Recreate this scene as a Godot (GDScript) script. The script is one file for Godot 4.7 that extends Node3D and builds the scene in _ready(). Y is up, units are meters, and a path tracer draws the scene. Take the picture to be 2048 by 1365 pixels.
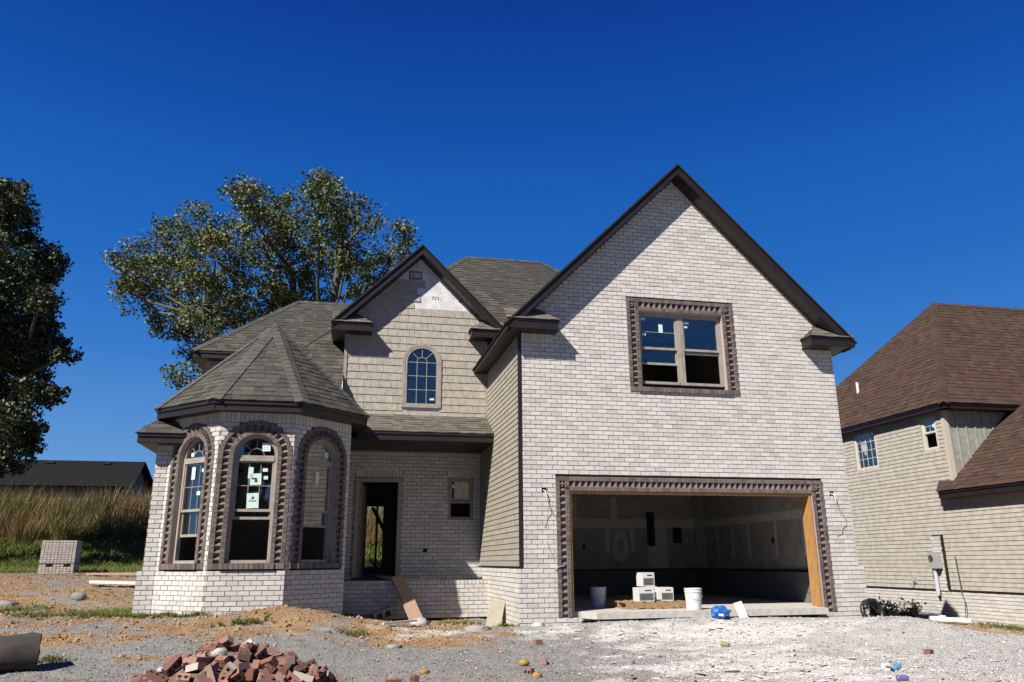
extends Node3D
# A white brick house under construction with its neighbour, yard, rubble and trees. Units are metres, y is up.

const CH := 0.0815      # brick course
const BL := 0.198       # brick length with its joint
const Y0 := 0.15        # bottom of the first course
var rng := RandomNumberGenerator.new()
var M := {}             # materials
var T := {}             # textures
var counts := {}

# ---------------------------------------------------------------- mesh builder
class MB:
	var v := PackedVector3Array()
	var n := PackedVector3Array()
	var c := PackedColorArray()
	var i := PackedInt32Array()
	func quad(a, b, cc, d, col = Color.WHITE):
		var nn: Vector3 = (b - a).cross(d - a)
		if nn.length_squared() < 1e-14: nn = (cc - b).cross(d - b)
		nn = nn.normalized()
		var k := v.size()
		for p in [a, b, cc, d]:
			v.append(p); n.append(nn); c.append(col)
		for q in [0, 2, 1, 0, 3, 2]: i.append(k + q)
	func tri(a, b, cc, col = Color.WHITE):
		var nn: Vector3 = (b - a).cross(cc - a).normalized()
		var k := v.size()
		for p in [a, b, cc]:
			v.append(p); n.append(nn); c.append(col)
		for q in [0, 2, 1]: i.append(k + q)
	func box(o: Vector3, s: Vector3, b := Basis(), col = Color.WHITE):
		var x: Vector3 = b.x * s.x * 0.5
		var y: Vector3 = b.y * s.y * 0.5
		var z: Vector3 = b.z * s.z * 0.5
		quad(o - x - y + z, o + x - y + z, o + x + y + z, o - x + y + z, col)
		quad(o + x - y - z, o - x - y - z, o - x + y - z, o + x + y - z, col)
		quad(o + x - y + z, o + x - y - z, o + x + y - z, o + x + y + z, col)
		quad(o - x - y - z, o - x - y + z, o - x + y + z, o - x + y - z, col)
		quad(o - x + y + z, o + x + y + z, o + x + y - z, o - x + y - z, col)
		quad(o - x - y - z, o + x - y - z, o + x - y + z, o - x - y + z, col)
	func span(lo: Vector3, hi: Vector3, col = Color.WHITE):
		box((lo + hi) * 0.5, hi - lo, Basis(), col)
	# a square bar from a to b; up says where its height goes
	func bar(a: Vector3, b: Vector3, w: float, h: float, up := Vector3.UP, col = Color.WHITE):
		var d := (b - a).normalized()
		var s := d.cross(up).normalized()
		var u := s.cross(d).normalized()
		box((a + b) * 0.5, Vector3((b - a).length(), h, w), Basis(d, u, s), col)
	func tube(pts: Array, r0: float, r1: float, sides := 6, col = Color.WHITE, caps := true):
		var rings := []
		var m := pts.size()
		for k in m:
			var d: Vector3 = (pts[mini(k + 1, m - 1)] - pts[maxi(k - 1, 0)]).normalized()
			var s := d.cross(Vector3(0.31, 0.9, 0.3)).normalized()
			if s.length() < 0.5: s = d.cross(Vector3.RIGHT).normalized()
			var u := s.cross(d)
			var r := lerpf(r0, r1, float(k) / maxf(1, m - 1))
			var base := v.size()
			for q in sides:
				var a := TAU * q / sides
				var o: Vector3 = s * cos(a) + u * sin(a)
				v.append(pts[k] + o * r); n.append(o); c.append(col)
			rings.append(base)
		for k in m - 1:
			for q in sides:
				var a: int = rings[k] + q
				var b: int = rings[k] + (q + 1) % sides
				var e: int = rings[k + 1] + q
				var f: int = rings[k + 1] + (q + 1) % sides
				for t in [a, b, e, b, f, e]: i.append(t)
		if caps:
			for e in [0, m - 1]:
				var ring := []
				for q in sides: ring.append(v[rings[e] + q])
				for q in range(1, sides - 1):
					if e == 0: tri(ring[0], ring[q], ring[q + 1], col)
					else: tri(ring[0], ring[q + 1], ring[q], col)
	# lathe around local y: profile of (radius, height)
	func lathe(o: Vector3, prof: Array, sides := 20, col = Color.WHITE, b := Basis()):
		for k in prof.size() - 1:
			for q in sides:
				var a0 := TAU * q / sides
				var a1 := TAU * (q + 1) / sides
				var p0: Vector2 = prof[k]
				var p1: Vector2 = prof[k + 1]
				var f = func(p, a): return o + b * Vector3(p.x * cos(a), p.y, p.x * sin(a))
				if p1.x < 1e-5: tri(f.call(p0, a1), f.call(p0, a0), f.call(p1, a0), col)
				elif p0.x < 1e-5: tri(f.call(p0, a0), f.call(p1, a0), f.call(p1, a1), col)
				else: quad(f.call(p0, a1), f.call(p0, a0), f.call(p1, a0), f.call(p1, a1), col)
	# a flat polygon (counter-clockwise seen from the front) given thickness t along its back
	func plate(pts: Array, t: float, col = Color.WHITE):
		var nn: Vector3 = (pts[1] - pts[0]).cross(pts[2] - pts[0]).normalized()
		var m := pts.size()
		for q in range(1, m - 1):
			tri(pts[0], pts[q], pts[q + 1], col)
			tri(pts[0] - nn * t, pts[q + 1] - nn * t, pts[q] - nn * t, col)
		for q in m:
			var a: Vector3 = pts[q]
			var b: Vector3 = pts[(q + 1) % m]
			quad(a, a - nn * t, b - nn * t, b, col)
	func mesh() -> ArrayMesh:
		var a := []
		a.resize(Mesh.ARRAY_MAX)
		a[Mesh.ARRAY_VERTEX] = v; a[Mesh.ARRAY_NORMAL] = n; a[Mesh.ARRAY_COLOR] = c; a[Mesh.ARRAY_INDEX] = i
		var m := ArrayMesh.new()
		m.add_surface_from_arrays(Mesh.PRIMITIVE_TRIANGLES, a)
		return m

# ---------------------------------------------------------------- scene helpers
func uname(parent, called: String) -> String:
	var key := str(parent.get_instance_id()) + called
	var k: int = counts.get(key, 0)
	counts[key] = k + 1
	return called if k == 0 else "%s_%03d" % [called, k]

func put(mesh: Mesh, called: String, mat: Material, parent = self) -> MeshInstance3D:
	var o := MeshInstance3D.new()
	o.mesh = mesh
	o.material_override = mat
	o.name = uname(parent, called)
	parent.add_child(o, true)
	return o

func build(mb: MB, called: String, mat: Material, parent = self) -> MeshInstance3D:
	return put(mb.mesh(), called, mat, parent)

func tag(o, label: String, category: String, group := ""):
	o.set_meta("label", label)
	o.set_meta("category", category)
	if group != "": o.set_meta("group", group)
	return o

func thing(called: String, label: String, category: String, at := Vector3.ZERO, group := "") -> Node3D:
	var o := Node3D.new()
	o.name = uname(self, called)
	add_child(o, true)
	o.position = at
	tag(o, label, category, group)
	return o

func part(called: String, parent) -> Node3D:
	var o := Node3D.new()
	o.name = uname(parent, called)
	parent.add_child(o, true)
	return o

func stuff(o):
	o.set_meta("kind", "stuff")
	return o

func lin(r: float, g: float, b: float) -> Color:
	return Color(r, g, b)

func jit(c: Color, amount: float) -> Color:
	var k := 1.0 + rng.randf_range(-amount, amount)
	return Color(c.r * k, c.g * k, c.b * k)

# ---------------------------------------------------------------- textures and materials
func noise_tex(seed_: int, freq: float, lo: float, hi: float, octaves := 4, size := 512, kind := FastNoiseLite.TYPE_SIMPLEX_SMOOTH) -> ImageTexture:
	var f := FastNoiseLite.new()
	f.seed = seed_; f.frequency = freq; f.fractal_octaves = octaves; f.noise_type = kind
	var im := f.get_seamless_image(size, size)
	im.convert(Image.FORMAT_L8)
	var data := im.get_data()
	for k in data.size():
		data[k] = int(pow(clampf(lerpf(lo, hi, data[k] / 255.0), 0.0, 1.0), 0.4545) * 255.0)
	im = Image.create_from_data(size, size, false, Image.FORMAT_L8, data)
	im.convert(Image.FORMAT_RGB8)
	return ImageTexture.create_from_image(im)

func bump_tex(seed_: int, freq: float, octaves := 4, strength := 6.0, size := 512) -> ImageTexture:
	var f := FastNoiseLite.new()
	f.seed = seed_; f.frequency = freq; f.fractal_octaves = octaves
	var im := f.get_seamless_image(size, size)
	im.convert(Image.FORMAT_RGBA8)
	im.bump_map_to_normal_map(strength)
	return ImageTexture.create_from_image(im)

# vertex colours times a grain texture laid on by position
func vmat(rough: float, grain: String, tile: float, bump := "", bump_depth := 1.0, spec := 0.5) -> StandardMaterial3D:
	var m := StandardMaterial3D.new()
	m.vertex_color_use_as_albedo = true
	m.roughness = rough
	m.metallic_specular = spec
	if grain != "":
		m.albedo_texture = T[grain]
	if bump != "":
		m.normal_enabled = true
		m.normal_texture = T[bump]
		m.normal_scale = bump_depth
	if grain != "" or bump != "":
		m.uv1_triplanar = true
		m.uv1_world_triplanar = true
		m.uv1_scale = Vector3.ONE / tile
	return m

func pmat(c: Color, rough: float, grain := "", tile := 1.0, bump := "", bump_depth := 1.0, spec := 0.5) -> StandardMaterial3D:
	var m := vmat(rough, grain, tile, bump, bump_depth, spec)
	m.vertex_color_use_as_albedo = false
	m.albedo_color = c.linear_to_srgb()
	return m

func make_materials():
	T.fine = noise_tex(3, 0.06, 0.66, 1.16, 5)
	T.soft = noise_tex(5, 0.012, 0.72, 1.15, 5)
	T.speck = noise_tex(9, 0.16, 0.35, 1.35, 3)
	T.wood = wood_tex()
	T.bfine = bump_tex(21, 0.07, 5, 5.0)
	T.bcoarse = bump_tex(22, 0.03, 5, 9.0)
	M.brick = vmat(0.9, "fine", 0.55, "bfine", 0.5, 0.3)
	M.mortar = pmat(lin(0.215, 0.20, 0.188), 0.95, "fine", 0.4, "bfine", 0.6, 0.2)
	M.trim_mortar = pmat(lin(0.36, 0.315, 0.29), 0.95, "fine", 0.4, "bfine", 0.6, 0.2)
	M.shingle = vmat(0.95, "speck", 0.5, "bfine", 0.8, 0.25)
	M.deck = pmat(lin(0.06, 0.055, 0.05), 0.95, "speck", 0.5)
	M.fascia = pmat(lin(0.0155, 0.0105, 0.0095), 0.42, "soft", 2.0, "", 1.0, 0.45)
	M.soffit = pmat(lin(0.013, 0.009, 0.008), 0.5, "soft", 2.0)
	M.siding = vmat(0.55, "soft", 1.5, "bfine", 0.12, 0.4)
	M.shake = vmat(0.7, "soft", 0.9, "bfine", 0.4, 0.35)
	M.vinyl = pmat(lin(0.27, 0.24, 0.212), 0.5, "soft", 1.2, "", 1.0, 0.4)
	M.wrap = pmat(lin(0.55, 0.55, 0.57), 0.55, "soft", 2.0)
	M.print = pmat(lin(0.02, 0.02, 0.022), 0.7)
	M.grey_print = pmat(lin(0.11, 0.105, 0.105), 0.7)
	M.dark = pmat(lin(0.02, 0.02, 0.02), 0.9)
	M.drywall = pmat(lin(0.36, 0.335, 0.30), 0.9, "soft", 3.0)
	M.mud = pmat(lin(0.56, 0.54, 0.505), 0.9, "soft", 0.8)
	M.block = vmat(0.95, "fine", 0.5, "bfine", 0.8, 0.2)
	M.concrete = pmat(lin(0.40, 0.385, 0.36), 0.9, "soft", 0.9, "bfine", 0.4, 0.3)
	M.lumber = wmat(lin(0.46, 0.25, 0.085), 0.7)
	M.plank = wmat(lin(0.42, 0.30, 0.23), 0.8)
	M.pallet = wmat(lin(0.36, 0.25, 0.13), 0.8)
	M.white_plastic = pmat(lin(0.56, 0.56, 0.55), 0.4, "soft", 0.5)
	M.sticker = pmat(lin(0.42, 0.56, 0.54), 0.6)
	M.paper = pmat(lin(0.55, 0.55, 0.53), 0.85, "soft", 0.3)
	M.black_plastic = pmat(lin(0.012, 0.012, 0.013), 0.45)
	M.grey_metal = pmat(lin(0.27, 0.29, 0.30), 0.5, "soft", 0.4)
	M.ground = vmat(1.0, "speck", 0.75, "bcoarse", 1.0, 0.15)
	M.stone = vmat(0.95, "fine", 0.25, "", 1.0, 0.25)
	M.rough = vmat(0.9, "fine", 0.3, "bfine", 1.0, 0.3)
	M.bark = pmat(lin(0.14, 0.115, 0.09), 0.95, "fine", 0.5, "bcoarse", 1.0, 0.2)
	var g := StandardMaterial3D.new()
	g.transparency = BaseMaterial3D.TRANSPARENCY_ALPHA
	g.albedo_color = Color(0.10, 0.14, 0.15, 0.02)
	g.roughness = 0.01
	g.metallic_specular = 0.75
	M.glass = g
	var l := StandardMaterial3D.new()
	l.vertex_color_use_as_albedo = true
	l.roughness = 0.55
	l.metallic_specular = 0.4
	l.cull_mode = BaseMaterial3D.CULL_DISABLED
	l.backlight_enabled = true
	l.backlight = Color(0.35, 0.42, 0.12)
	M.leaf = l
	var gr := l.duplicate()
	gr.roughness = 0.8
	gr.backlight = Color(0.3, 0.34, 0.12)
	M.grass = gr

func wood_tex() -> ImageTexture:
	var f := FastNoiseLite.new()
	f.seed = 77; f.frequency = 0.02; f.fractal_octaves = 3
	var im := Image.create(256, 256, false, Image.FORMAT_RGB8)
	for y in 256:
		for x in 256:
			var w := f.get_noise_2d(x * 6.0, y * 0.35)
			var g := 0.84 + 0.2 * w + 0.08 * sin((x + 22.0 * f.get_noise_2d(x * 0.7, y * 0.25)) * 0.6)
			im.set_pixel(x, y, Color(g, g * 0.985, g * 0.96))
	return ImageTexture.create_from_image(im)

func wmat(c: Color, rough: float) -> StandardMaterial3D:
	var m := pmat(c, rough)
	m.albedo_texture = T.wood
	m.uv1_triplanar = true
	m.uv1_scale = Vector3(2.2, 2.2, 2.2)
	return m

# ---------------------------------------------------------------- brick laying
const EYE := Vector3(0, 1.25, 13.5)
var WHITE_TONES := [Color(0.5021, 0.4865, 0.4649), Color(0.4796, 0.4639, 0.4456), Color(0.5245, 0.5092, 0.4879), Color(0.4571, 0.4376, 0.4186), Color(0.4947, 0.4715, 0.4379), Color(0.4197, 0.4073, 0.3917), Color(0.4571, 0.4149, 0.388)]
var WHITE_ODDS := [0, 0, 0, 0, 1, 1, 1, 1, 2, 2, 2, 2, 2, 2, 3, 3, 3, 4, 4, 4, 4, 5, 5, 0, 1, 2, 6]
var TRIM_TONES := [Color(0.1242, 0.098, 0.09064), Color(0.09936, 0.082, 0.07828), Color(0.1564, 0.122, 0.1133), Color(0.1426, 0.122, 0.1051), Color(0.1288, 0.106, 0.1092)]
var bricks := []
var trims := []

func add_brick(list: Array, o: Vector3, b: Basis, s: Vector3, tone: int, parent, rank := 1.0):
	var to := EYE - o
	var score := s.x * s.y * maxf(0.0, b.z.dot(to.normalized())) / to.length_squared() * rank
	list.append([score, o, b, s, tone, parent])

# spans(y) gives the [from, to] stretches of wall at that height, along u from o
func lay(o: Vector3, u: Vector3, n: Vector3, k0: int, k1: int, spans: Callable, parent: Node3D, called := "brick_wall", shift := 0.0, inner := 0.16):
	var mb := MB.new()
	var ib := MB.new()
	var basis := Basis(u, Vector3.UP, n)
	var made := []
	for k in range(k0, k1):
		var y := Y0 + k * CH
		for s in spans.call(y + CH * 0.5):
			var a: float = s[0]
			var b: float = s[1]
			if b - a < 0.03: continue
			var m := -n * 0.008
			mb.quad(o + u * a + Vector3.UP * y + m, o + u * b + Vector3.UP * y + m, o + u * b + Vector3.UP * (y + CH) + m, o + u * a + Vector3.UP * (y + CH) + m)
			if inner > 0.0:
				m = -n * inner
				ib.quad(o + u * b + Vector3.UP * y + m, o + u * a + Vector3.UP * y + m, o + u * a + Vector3.UP * (y + CH) + m, o + u * b + Vector3.UP * (y + CH) + m)
			var ph := (k & 1) * 0.5 * BL + shift + rng.randf_range(-0.006, 0.006)
			var x := floorf((a - ph) / BL) * BL + ph
			while x < b:
				var l := maxf(x + 0.005, a)
				var r := minf(x + BL - 0.005, b)
				if r - l > 0.025:
					var full := (r - l) > BL * 0.85
					var p := o + u * ((l + r) * 0.5 + rng.randf_range(-0.0015, 0.0015)) + Vector3.UP * (y + CH * 0.5 + rng.randf_range(-0.002, 0.002)) + n * (rng.randf_range(-0.002, 0.002) - 0.02)
					made.append([p, basis.rotated(Vector3.UP, rng.randf_range(-0.012, 0.012)).rotated(n, rng.randf_range(-0.005, 0.005)), Vector3(BL - 0.0115 if full else r - l - 0.001, CH - 0.0122, 0.04), full])
				x += BL
	var w := build(mb, called, M.mortar, parent)
	if inner > 0.0: build(ib, "drywall", M.drywall, w)
	for q in made: add_brick(bricks, q[0], q[1], q[2], WHITE_ODDS[rng.randi() % WHITE_ODDS.size()], w, 1.0 if q[3] else 0.0)
	return w

func soldiers(o: Vector3, u: Vector3, n: Vector3, a: float, b: float, y: float, h: float, w: Node3D):
	var m := int(round((b - a) / CH))
	var st := (b - a) / m
	var mb := MB.new()
	mb.quad(o + u * a + Vector3.UP * y - n * 0.008, o + u * b + Vector3.UP * y - n * 0.008, o + u * b + Vector3.UP * (y + h) - n * 0.008, o + u * a + Vector3.UP * (y + h) - n * 0.008)
	build(mb, "mortar_bed", M.mortar, w)
	for k in m:
		add_brick(bricks, o + u * (a + st * (k + 0.5)) + Vector3.UP * (y + h * 0.5) - n * (0.02 + rng.randf_range(-0.002, 0.002)), Basis(u, Vector3.UP, n), Vector3(st - 0.011, h - 0.011, 0.04), WHITE_ODDS[rng.randi() % WHITE_ODDS.size()], w, 0.0)

# the largest of a list become parts of their own, the rest one mass of real bricks
func finish_bricks(list: Array, tones: Array, most: int, called: String, mass: String, house: Node3D, light := 0.0):
	list.sort_custom(func(p, q): return p[0] > q[0])
	var shared := {}
	var mb := MB.new()
	for k in list.size():
		var e = list[k]
		if k < most:
			var key := "%d %.3f %.3f %.3f" % [e[4], e[3].x, e[3].y, e[3].z]
			if not shared.has(key):
				var one := MB.new()
				one.box(Vector3.ZERO, e[3], Basis(), tones[e[4]])
				shared[key] = one.mesh()
			var o := put(shared[key], called, M.brick, e[5])
			o.transform = Transform3D(e[2], e[1])
		else:
			mb.box(e[1], e[3], e[2], jit(tones[e[4]], 0.05))
	if mb.v.size(): stuff(build(mb, mass, M.brick, house))
	list.clear()

# ---------------------------------------------------------------- dog-tooth surrounds
func header(o, u, v, n, w, h, part_):
	add_brick(trims, o + n * 0.012 - n * 0.03, Basis(u, v, n), Vector3(w, h, 0.06), rng.randi() % TRIM_TONES.size(), part_)

func tooth(o: Vector3, axis: Vector3, n: Vector3, len_: float, part_):
	var t := axis.cross(n).normalized()
	var b := Basis(axis, ((n + t) * 0.70711), axis.cross((n + t) * 0.70711))
	add_brick(trims, o - n * 0.045, b, Vector3(len_, 0.076, 0.076), 2 + rng.randi() % 3, part_, 0.5)

# straight column of the surround from y0 to y1 at x (outer edge at x, running inwards by side s)
func surround_column(o, u, n, x: float, s: float, y0: float, y1: float, part_):
	var m := int(round((y1 - y0) / CH))
	var st := (y1 - y0) / m
	for k in m:
		var y := y0 + st * (k + 0.5)
		header(o + u * (x + s * 0.0375) + Vector3.UP * y, u, Vector3.UP, n, 0.069, st - 0.010, part_)
		header(o + u * (x + s * 0.2125) + Vector3.UP * y, u, Vector3.UP, n, 0.069, st - 0.010, part_)
	var q := int((y1 - y0) / 0.112)
	st = (y1 - y0) / q
	for k in q:
		tooth(o + u * (x + s * 0.125) + Vector3.UP * (y0 + st * (k + 0.5)), u, n, 0.098, part_)

func surround_row(o, u, n, x0: float, x1: float, y_top: float, part_):
	var m := int(round((x1 - x0) / CH))
	var st := (x1 - x0) / m
	for k in m:
		header(o + u * (x0 + st * (k + 0.5)) + Vector3.UP * (y_top - 0.0375), u, Vector3.UP, n, st - 0.010, 0.069, part_)
	m = int(round((x1 - x0 - 0.35) / CH))
	st = (x1 - x0 - 0.35) / m
	for k in m:
		header(o + u * (x0 + 0.175 + st * (k + 0.5)) + Vector3.UP * (y_top - 0.2125), u, Vector3.UP, n, st - 0.010, 0.069, part_)
	var q := int((x1 - x0 - 0.15) / 0.112)
	st = (x1 - x0 - 0.15) / q
	for k in q:
		tooth(o + u * (x0 + 0.075 + st * (k + 0.5)) + Vector3.UP * (y_top - 0.125), Vector3.UP, n, 0.098, part_)

func strip(mb: MB, o, u, n, x0, x1, y0, y1, d):
	mb.quad(o + u * x0 + Vector3.UP * y0 + n * d, o + u * x1 + Vector3.UP * y0 + n * d, o + u * x1 + Vector3.UP * y1 + n * d, o + u * x0 + Vector3.UP * y1 + n * d)

# rectangular surround; returns the part. reveal is how deep the inner edge runs back
func surround_rect(o: Vector3, u: Vector3, n: Vector3, x0: float, x1: float, y0: float, y1: float, sill: bool, reveal: float, house: Node3D):
	var mb := MB.new()
	for s in [[x0, 1.0], [x1, -1.0]]:
		var a: float = s[0]
		for d in [[0.0, 0.075, 0.003], [0.075, 0.175, -0.075], [0.175, 0.25, 0.003]]:
			var p: float = a + s[1] * d[0]
			var q: float = a + s[1] * d[1]
			strip(mb, o, u, n, minf(p, q), maxf(p, q), y0, y1, d[2])
	for d in [[0.0, 0.075, 0.003], [0.075, 0.175, -0.075], [0.175, 0.25, 0.003]]:
		strip(mb, o, u, n, x0 + d[0], x1 - d[0], y1 - d[1], y1 - d[0], d[2])
	# reveals
	var P = func(x, y, d): return o + u * x + Vector3.UP * y + n * d
	var xi := x0 + 0.25
	var xj := x1 - 0.25
	var yt := y1 - 0.25
	mb.quad(P.call(xi, y0, 0.003), P.call(xi, y0, -reveal), P.call(xi, yt, -reveal), P.call(xi, yt, 0.003))
	mb.quad(P.call(xj, y0, -reveal), P.call(xj, y0, 0.003), P.call(xj, yt, 0.003), P.call(xj, yt, -reveal))
	mb.quad(P.call(xi, yt, 0.003), P.call(xi, yt, -reveal), P.call(xj, yt, -reveal), P.call(xj, yt, 0.003))
	var w := build(mb, "brick_surround", M.trim_mortar, house)
	surround_column(o, u, n, x0, 1.0, y0, y1 - 0.075, w)
	surround_column(o, u, n, x1, -1.0, y0, y1 - 0.075, w)
	surround_row(o, u, n, x0, x1, y1, w)
	if sill: sill_row(o, u, n, x0, x1, y0 - 0.09, 0.09, w)
	return w

func sill_row(o, u, n, x0: float, x1: float, y: float, h: float, w: Node3D):
	var m := int(round((x1 - x0) / CH))
	var st := (x1 - x0) / m
	var mb := MB.new()
	mb.box(o + u * ((x0 + x1) * 0.5) + Vector3.UP * (y + h * 0.5) - n * 0.04, Vector3(x1 - x0, h - 0.006, 0.11), Basis(u, Vector3.UP, n))
	build(mb, "sill_bed", M.trim_mortar, w)
	for k in m:
		var x := x0 + st * (k + 0.5)
		var proud := 0.03 if x > x0 + 0.2 and x < x1 - 0.2 else 0.006
		add_brick(trims, o + u * x + Vector3.UP * (y + h * 0.5) + n * (proud - 0.02), Basis(u, Vector3.UP, n), Vector3(st - 0.010, h - 0.004, 0.07), rng.randi() % TRIM_TONES.size(), w)

# arched surround of outer half width r round x = c; spring at ys
func surround_arch(o: Vector3, u: Vector3, n: Vector3, c: float, r: float, y0: float, ys: float, reveal: float, house: Node3D):
	var mb := MB.new()
	var oc := o + u * c
	for s in [1.0, -1.0]:
		for d in [[r, r - 0.075, 0.003], [r - 0.075, r - 0.175, -0.075], [r - 0.175, r - 0.25, 0.003]]:
			var p: float = s * d[0]
			var q: float = s * d[1]
			strip(mb, oc, u, n, minf(p, q), maxf(p, q), y0, ys, d[2])
	var steps := 28
	var pt = func(rad, k, d): return oc + u * (rad * cos(PI * k / steps)) + Vector3.UP * (ys + rad * sin(PI * k / steps)) + n * d
	for k in steps:
		for d in [[r, r - 0.075, 0.003], [r - 0.075, r - 0.175, -0.075], [r - 0.175, r - 0.25, 0.003]]:
			mb.quad(pt.call(d[1], k, d[2]), pt.call(d[0], k, d[2]), pt.call(d[0], k + 1, d[2]), pt.call(d[1], k + 1, d[2]))
		mb.quad(pt.call(r - 0.25, k, -reveal), pt.call(r - 0.25, k, 0.003), pt.call(r - 0.25, k + 1, 0.003), pt.call(r - 0.25, k + 1, -reveal))
	var ri := r - 0.25
	var P = func(x, y, d): return oc + u * x + Vector3.UP * y + n * d
	mb.quad(P.call(-ri, y0, 0.003), P.call(-ri, y0, -reveal), P.call(-ri, ys, -reveal), P.call(-ri, ys, 0.003))
	mb.quad(P.call(ri, y0, -reveal), P.call(ri, y0, 0.003), P.call(ri, ys, 0.003), P.call(ri, ys, -reveal))
	var w := build(mb, "brick_surround", M.trim_mortar, house)
	surround_column(oc, u, n, -r, 1.0, y0, ys, w)
	surround_column(oc, u, n, r, -1.0, y0, ys, w)
	for ring in [[r - 0.0375, CH], [r - 0.2125, CH]]:
		var m := int(round(PI * ring[0] / ring[1]))
		for k in m:
			var a := PI * (k + 0.5) / m
			var dir: Vector3 = u * cos(a) + Vector3.UP * sin(a)
			var tan_ := n.cross(dir)
			header(oc + Vector3.UP * ys + dir * ring[0], tan_, -dir, n, PI * ring[0] / m - 0.010, 0.069, w)
	var q := int(PI * (r - 0.125) / 0.112)
	for k in q:
		var a := PI * (k + 0.5) / q
		var dir: Vector3 = u * cos(a) + Vector3.UP * sin(a)
		tooth(oc + Vector3.UP * ys + dir * (r - 0.125), dir, n, 0.098, w)
	sill_row(oc, u, n, -r, r, y0 - 0.10, 0.10, w)
	return w

# ---------------------------------------------------------------- roofs
var shingles := []
func shingle_plane(mb: MB, a: Vector3, b: Vector3, c: Vector3, d: Vector3, pal: Array, named := false, expo := 0.143):
	var u := (b - a).normalized()
	var nrm := (b - a).cross(d - a).normalized()
	if nrm.length() < 0.5: nrm = (b - a).cross(c - a).normalized()
	var up := nrm.cross(u)
	var H := (d - a).dot(up)
	var lt := (d - a).dot(u)
	var rb := (b - a).dot(u)
	var rt := (c - a).dot(u)
	var rows := int(ceil(H / expo))
	for k in rows:
		var s0 := k * expo
		var s1 := minf(s0 + expo * 1.06, H)
		var L0 := lerpf(0.0, lt, s0 / H)
		var R0 := lerpf(rb, rt, s0 / H)
		var L1 := lerpf(0.0, lt, s1 / H)
		var R1 := lerpf(rb, rt, s1 / H)
		var x := minf(L0, L1) - rng.randf() * 0.2
		while x < maxf(R0, R1):
			var w := rng.randf_range(0.10, 0.27)
			var l0 := clampf(x, L0, R0)
			var r0 := clampf(x + w - 0.004, L0, R0)
			var l1 := clampf(x, L1, R1)
			var r1 := clampf(x + w - 0.004, L1, R1)
			x += w
			if r0 - l0 < 0.012 and r1 - l1 < 0.012: continue
			var thick := 0.009 if rng.randf() < 0.5 else 0.017
			var col: Color = jit(pal[rng.randi() % pal.size()], 0.13)
			var t := [a + u * l0 + up * s0 + nrm * thick, a + u * r0 + up * s0 + nrm * thick, a + u * r1 + up * s1 + nrm * 0.003, a + u * l1 + up * s1 + nrm * 0.003, nrm, col]
			if named and r0 - l0 > 0.14: shingles.append(t)
			else: one_shingle(mb, t)
	mb.quad(a, b, c, d, Color(0.05, 0.047, 0.044))

func one_shingle(mb: MB, t: Array):
	var col: Color = t[5]
	mb.quad(t[0], t[1], t[2], t[3], col)
	var down: Vector3 = -t[4] * 0.018
	mb.quad(t[0] + down, t[1] + down, t[1], t[0], col)
	mb.quad(t[1] + down, t[2], t[1], t[1], col)
	mb.quad(t[3], t[0] + down, t[0], t[0], col)

# overlapping caps along a hip or ridge, n1 and n2 the slopes on its two sides
func cap_line(mb: MB, a: Vector3, b: Vector3, n1: Vector3, n2: Vector3, pal: Array, half := 0.14):
	var d := (b - a).normalized()
	var s1 := d.cross(n1).normalized()
	var s2 := d.cross(n2).normalized()
	if s1.dot(n2) > 0: s1 = -s1
	if s2.dot(n1) > 0: s2 = -s2
	var up := (n1 + n2).normalized()
	var m := int((b - a).length() / 0.143)
	for k in m:
		var p: Vector3 = a + d * (0.143 * k)
		var q: Vector3 = p + d * 0.155
		var lo := up * 0.029
		var hi := up * 0.021
		var col: Color = jit(pal[rng.randi() % pal.size()], 0.07)
		for s in [s1, s2]:
			var e: Vector3 = s * half
			if d.cross(e).dot(up) > 0: mb.quad(p + lo, q + hi, q + hi + e, p + lo + e, col)
			else: mb.quad(p + lo + e, q + hi + e, q + hi, p + lo, col)
			mb.quad(p + lo, p + lo + e, p + e - up * 0.004, p - up * 0.004, col)

func finish_shingles(house: Node3D, roof: Node3D, most: int, mb: MB):
	shingles.sort_custom(func(p, q): return ((EYE - p[0]).normalized().dot(p[4]) * (p[1] - p[0]).length() / (EYE - p[0]).length_squared()) > ((EYE - q[0]).normalized().dot(q[4]) * (q[1] - q[0]).length() / (EYE - q[0]).length_squared()))
	for k in shingles.size():
		if k < most:
			var one := MB.new()
			one_shingle(one, shingles[k])
			build(one, "shingle", M.shingle, roof)
		else: one_shingle(mb, shingles[k])
	shingles.clear()

# ---------------------------------------------------------------- lap siding
func lap_siding(o: Vector3, u: Vector3, n: Vector3, y0: float, y1: float, expo: float, spans: Callable, col: Color, parent: Node3D):
	var k := 0
	var y := y0
	while y < y1 - 0.01:
		var t := minf(y + expo, y1)
		for s in spans.call((y + t) * 0.5):
			var mb := MB.new()
			var cc := jit(col, 0.025)
			var P = func(x, yy, d): return o + u * x + Vector3.UP * yy + n * d
			var a: float = s[0]
			var b: float = s[1]
			if b - a < 0.02: continue
			mb.quad(P.call(a, y, 0.016), P.call(b, y, 0.016), P.call(b, t, 0.003), P.call(a, t, 0.003), cc)
			mb.quad(P.call(a, y, -0.002), P.call(b, y, -0.002), P.call(b, y, 0.016), P.call(a, y, 0.016), cc)
			mb.quad(P.call(b, y, 0.016), P.call(b, y, -0.004), P.call(b, t, -0.004), P.call(b, t, 0.003), cc)
			mb.quad(P.call(a, y, -0.004), P.call(a, y, 0.016), P.call(a, t, 0.003), P.call(a, t, -0.004), cc)
			build(mb, "siding_board", M.siding, parent)
		y += expo
		k += 1

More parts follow.
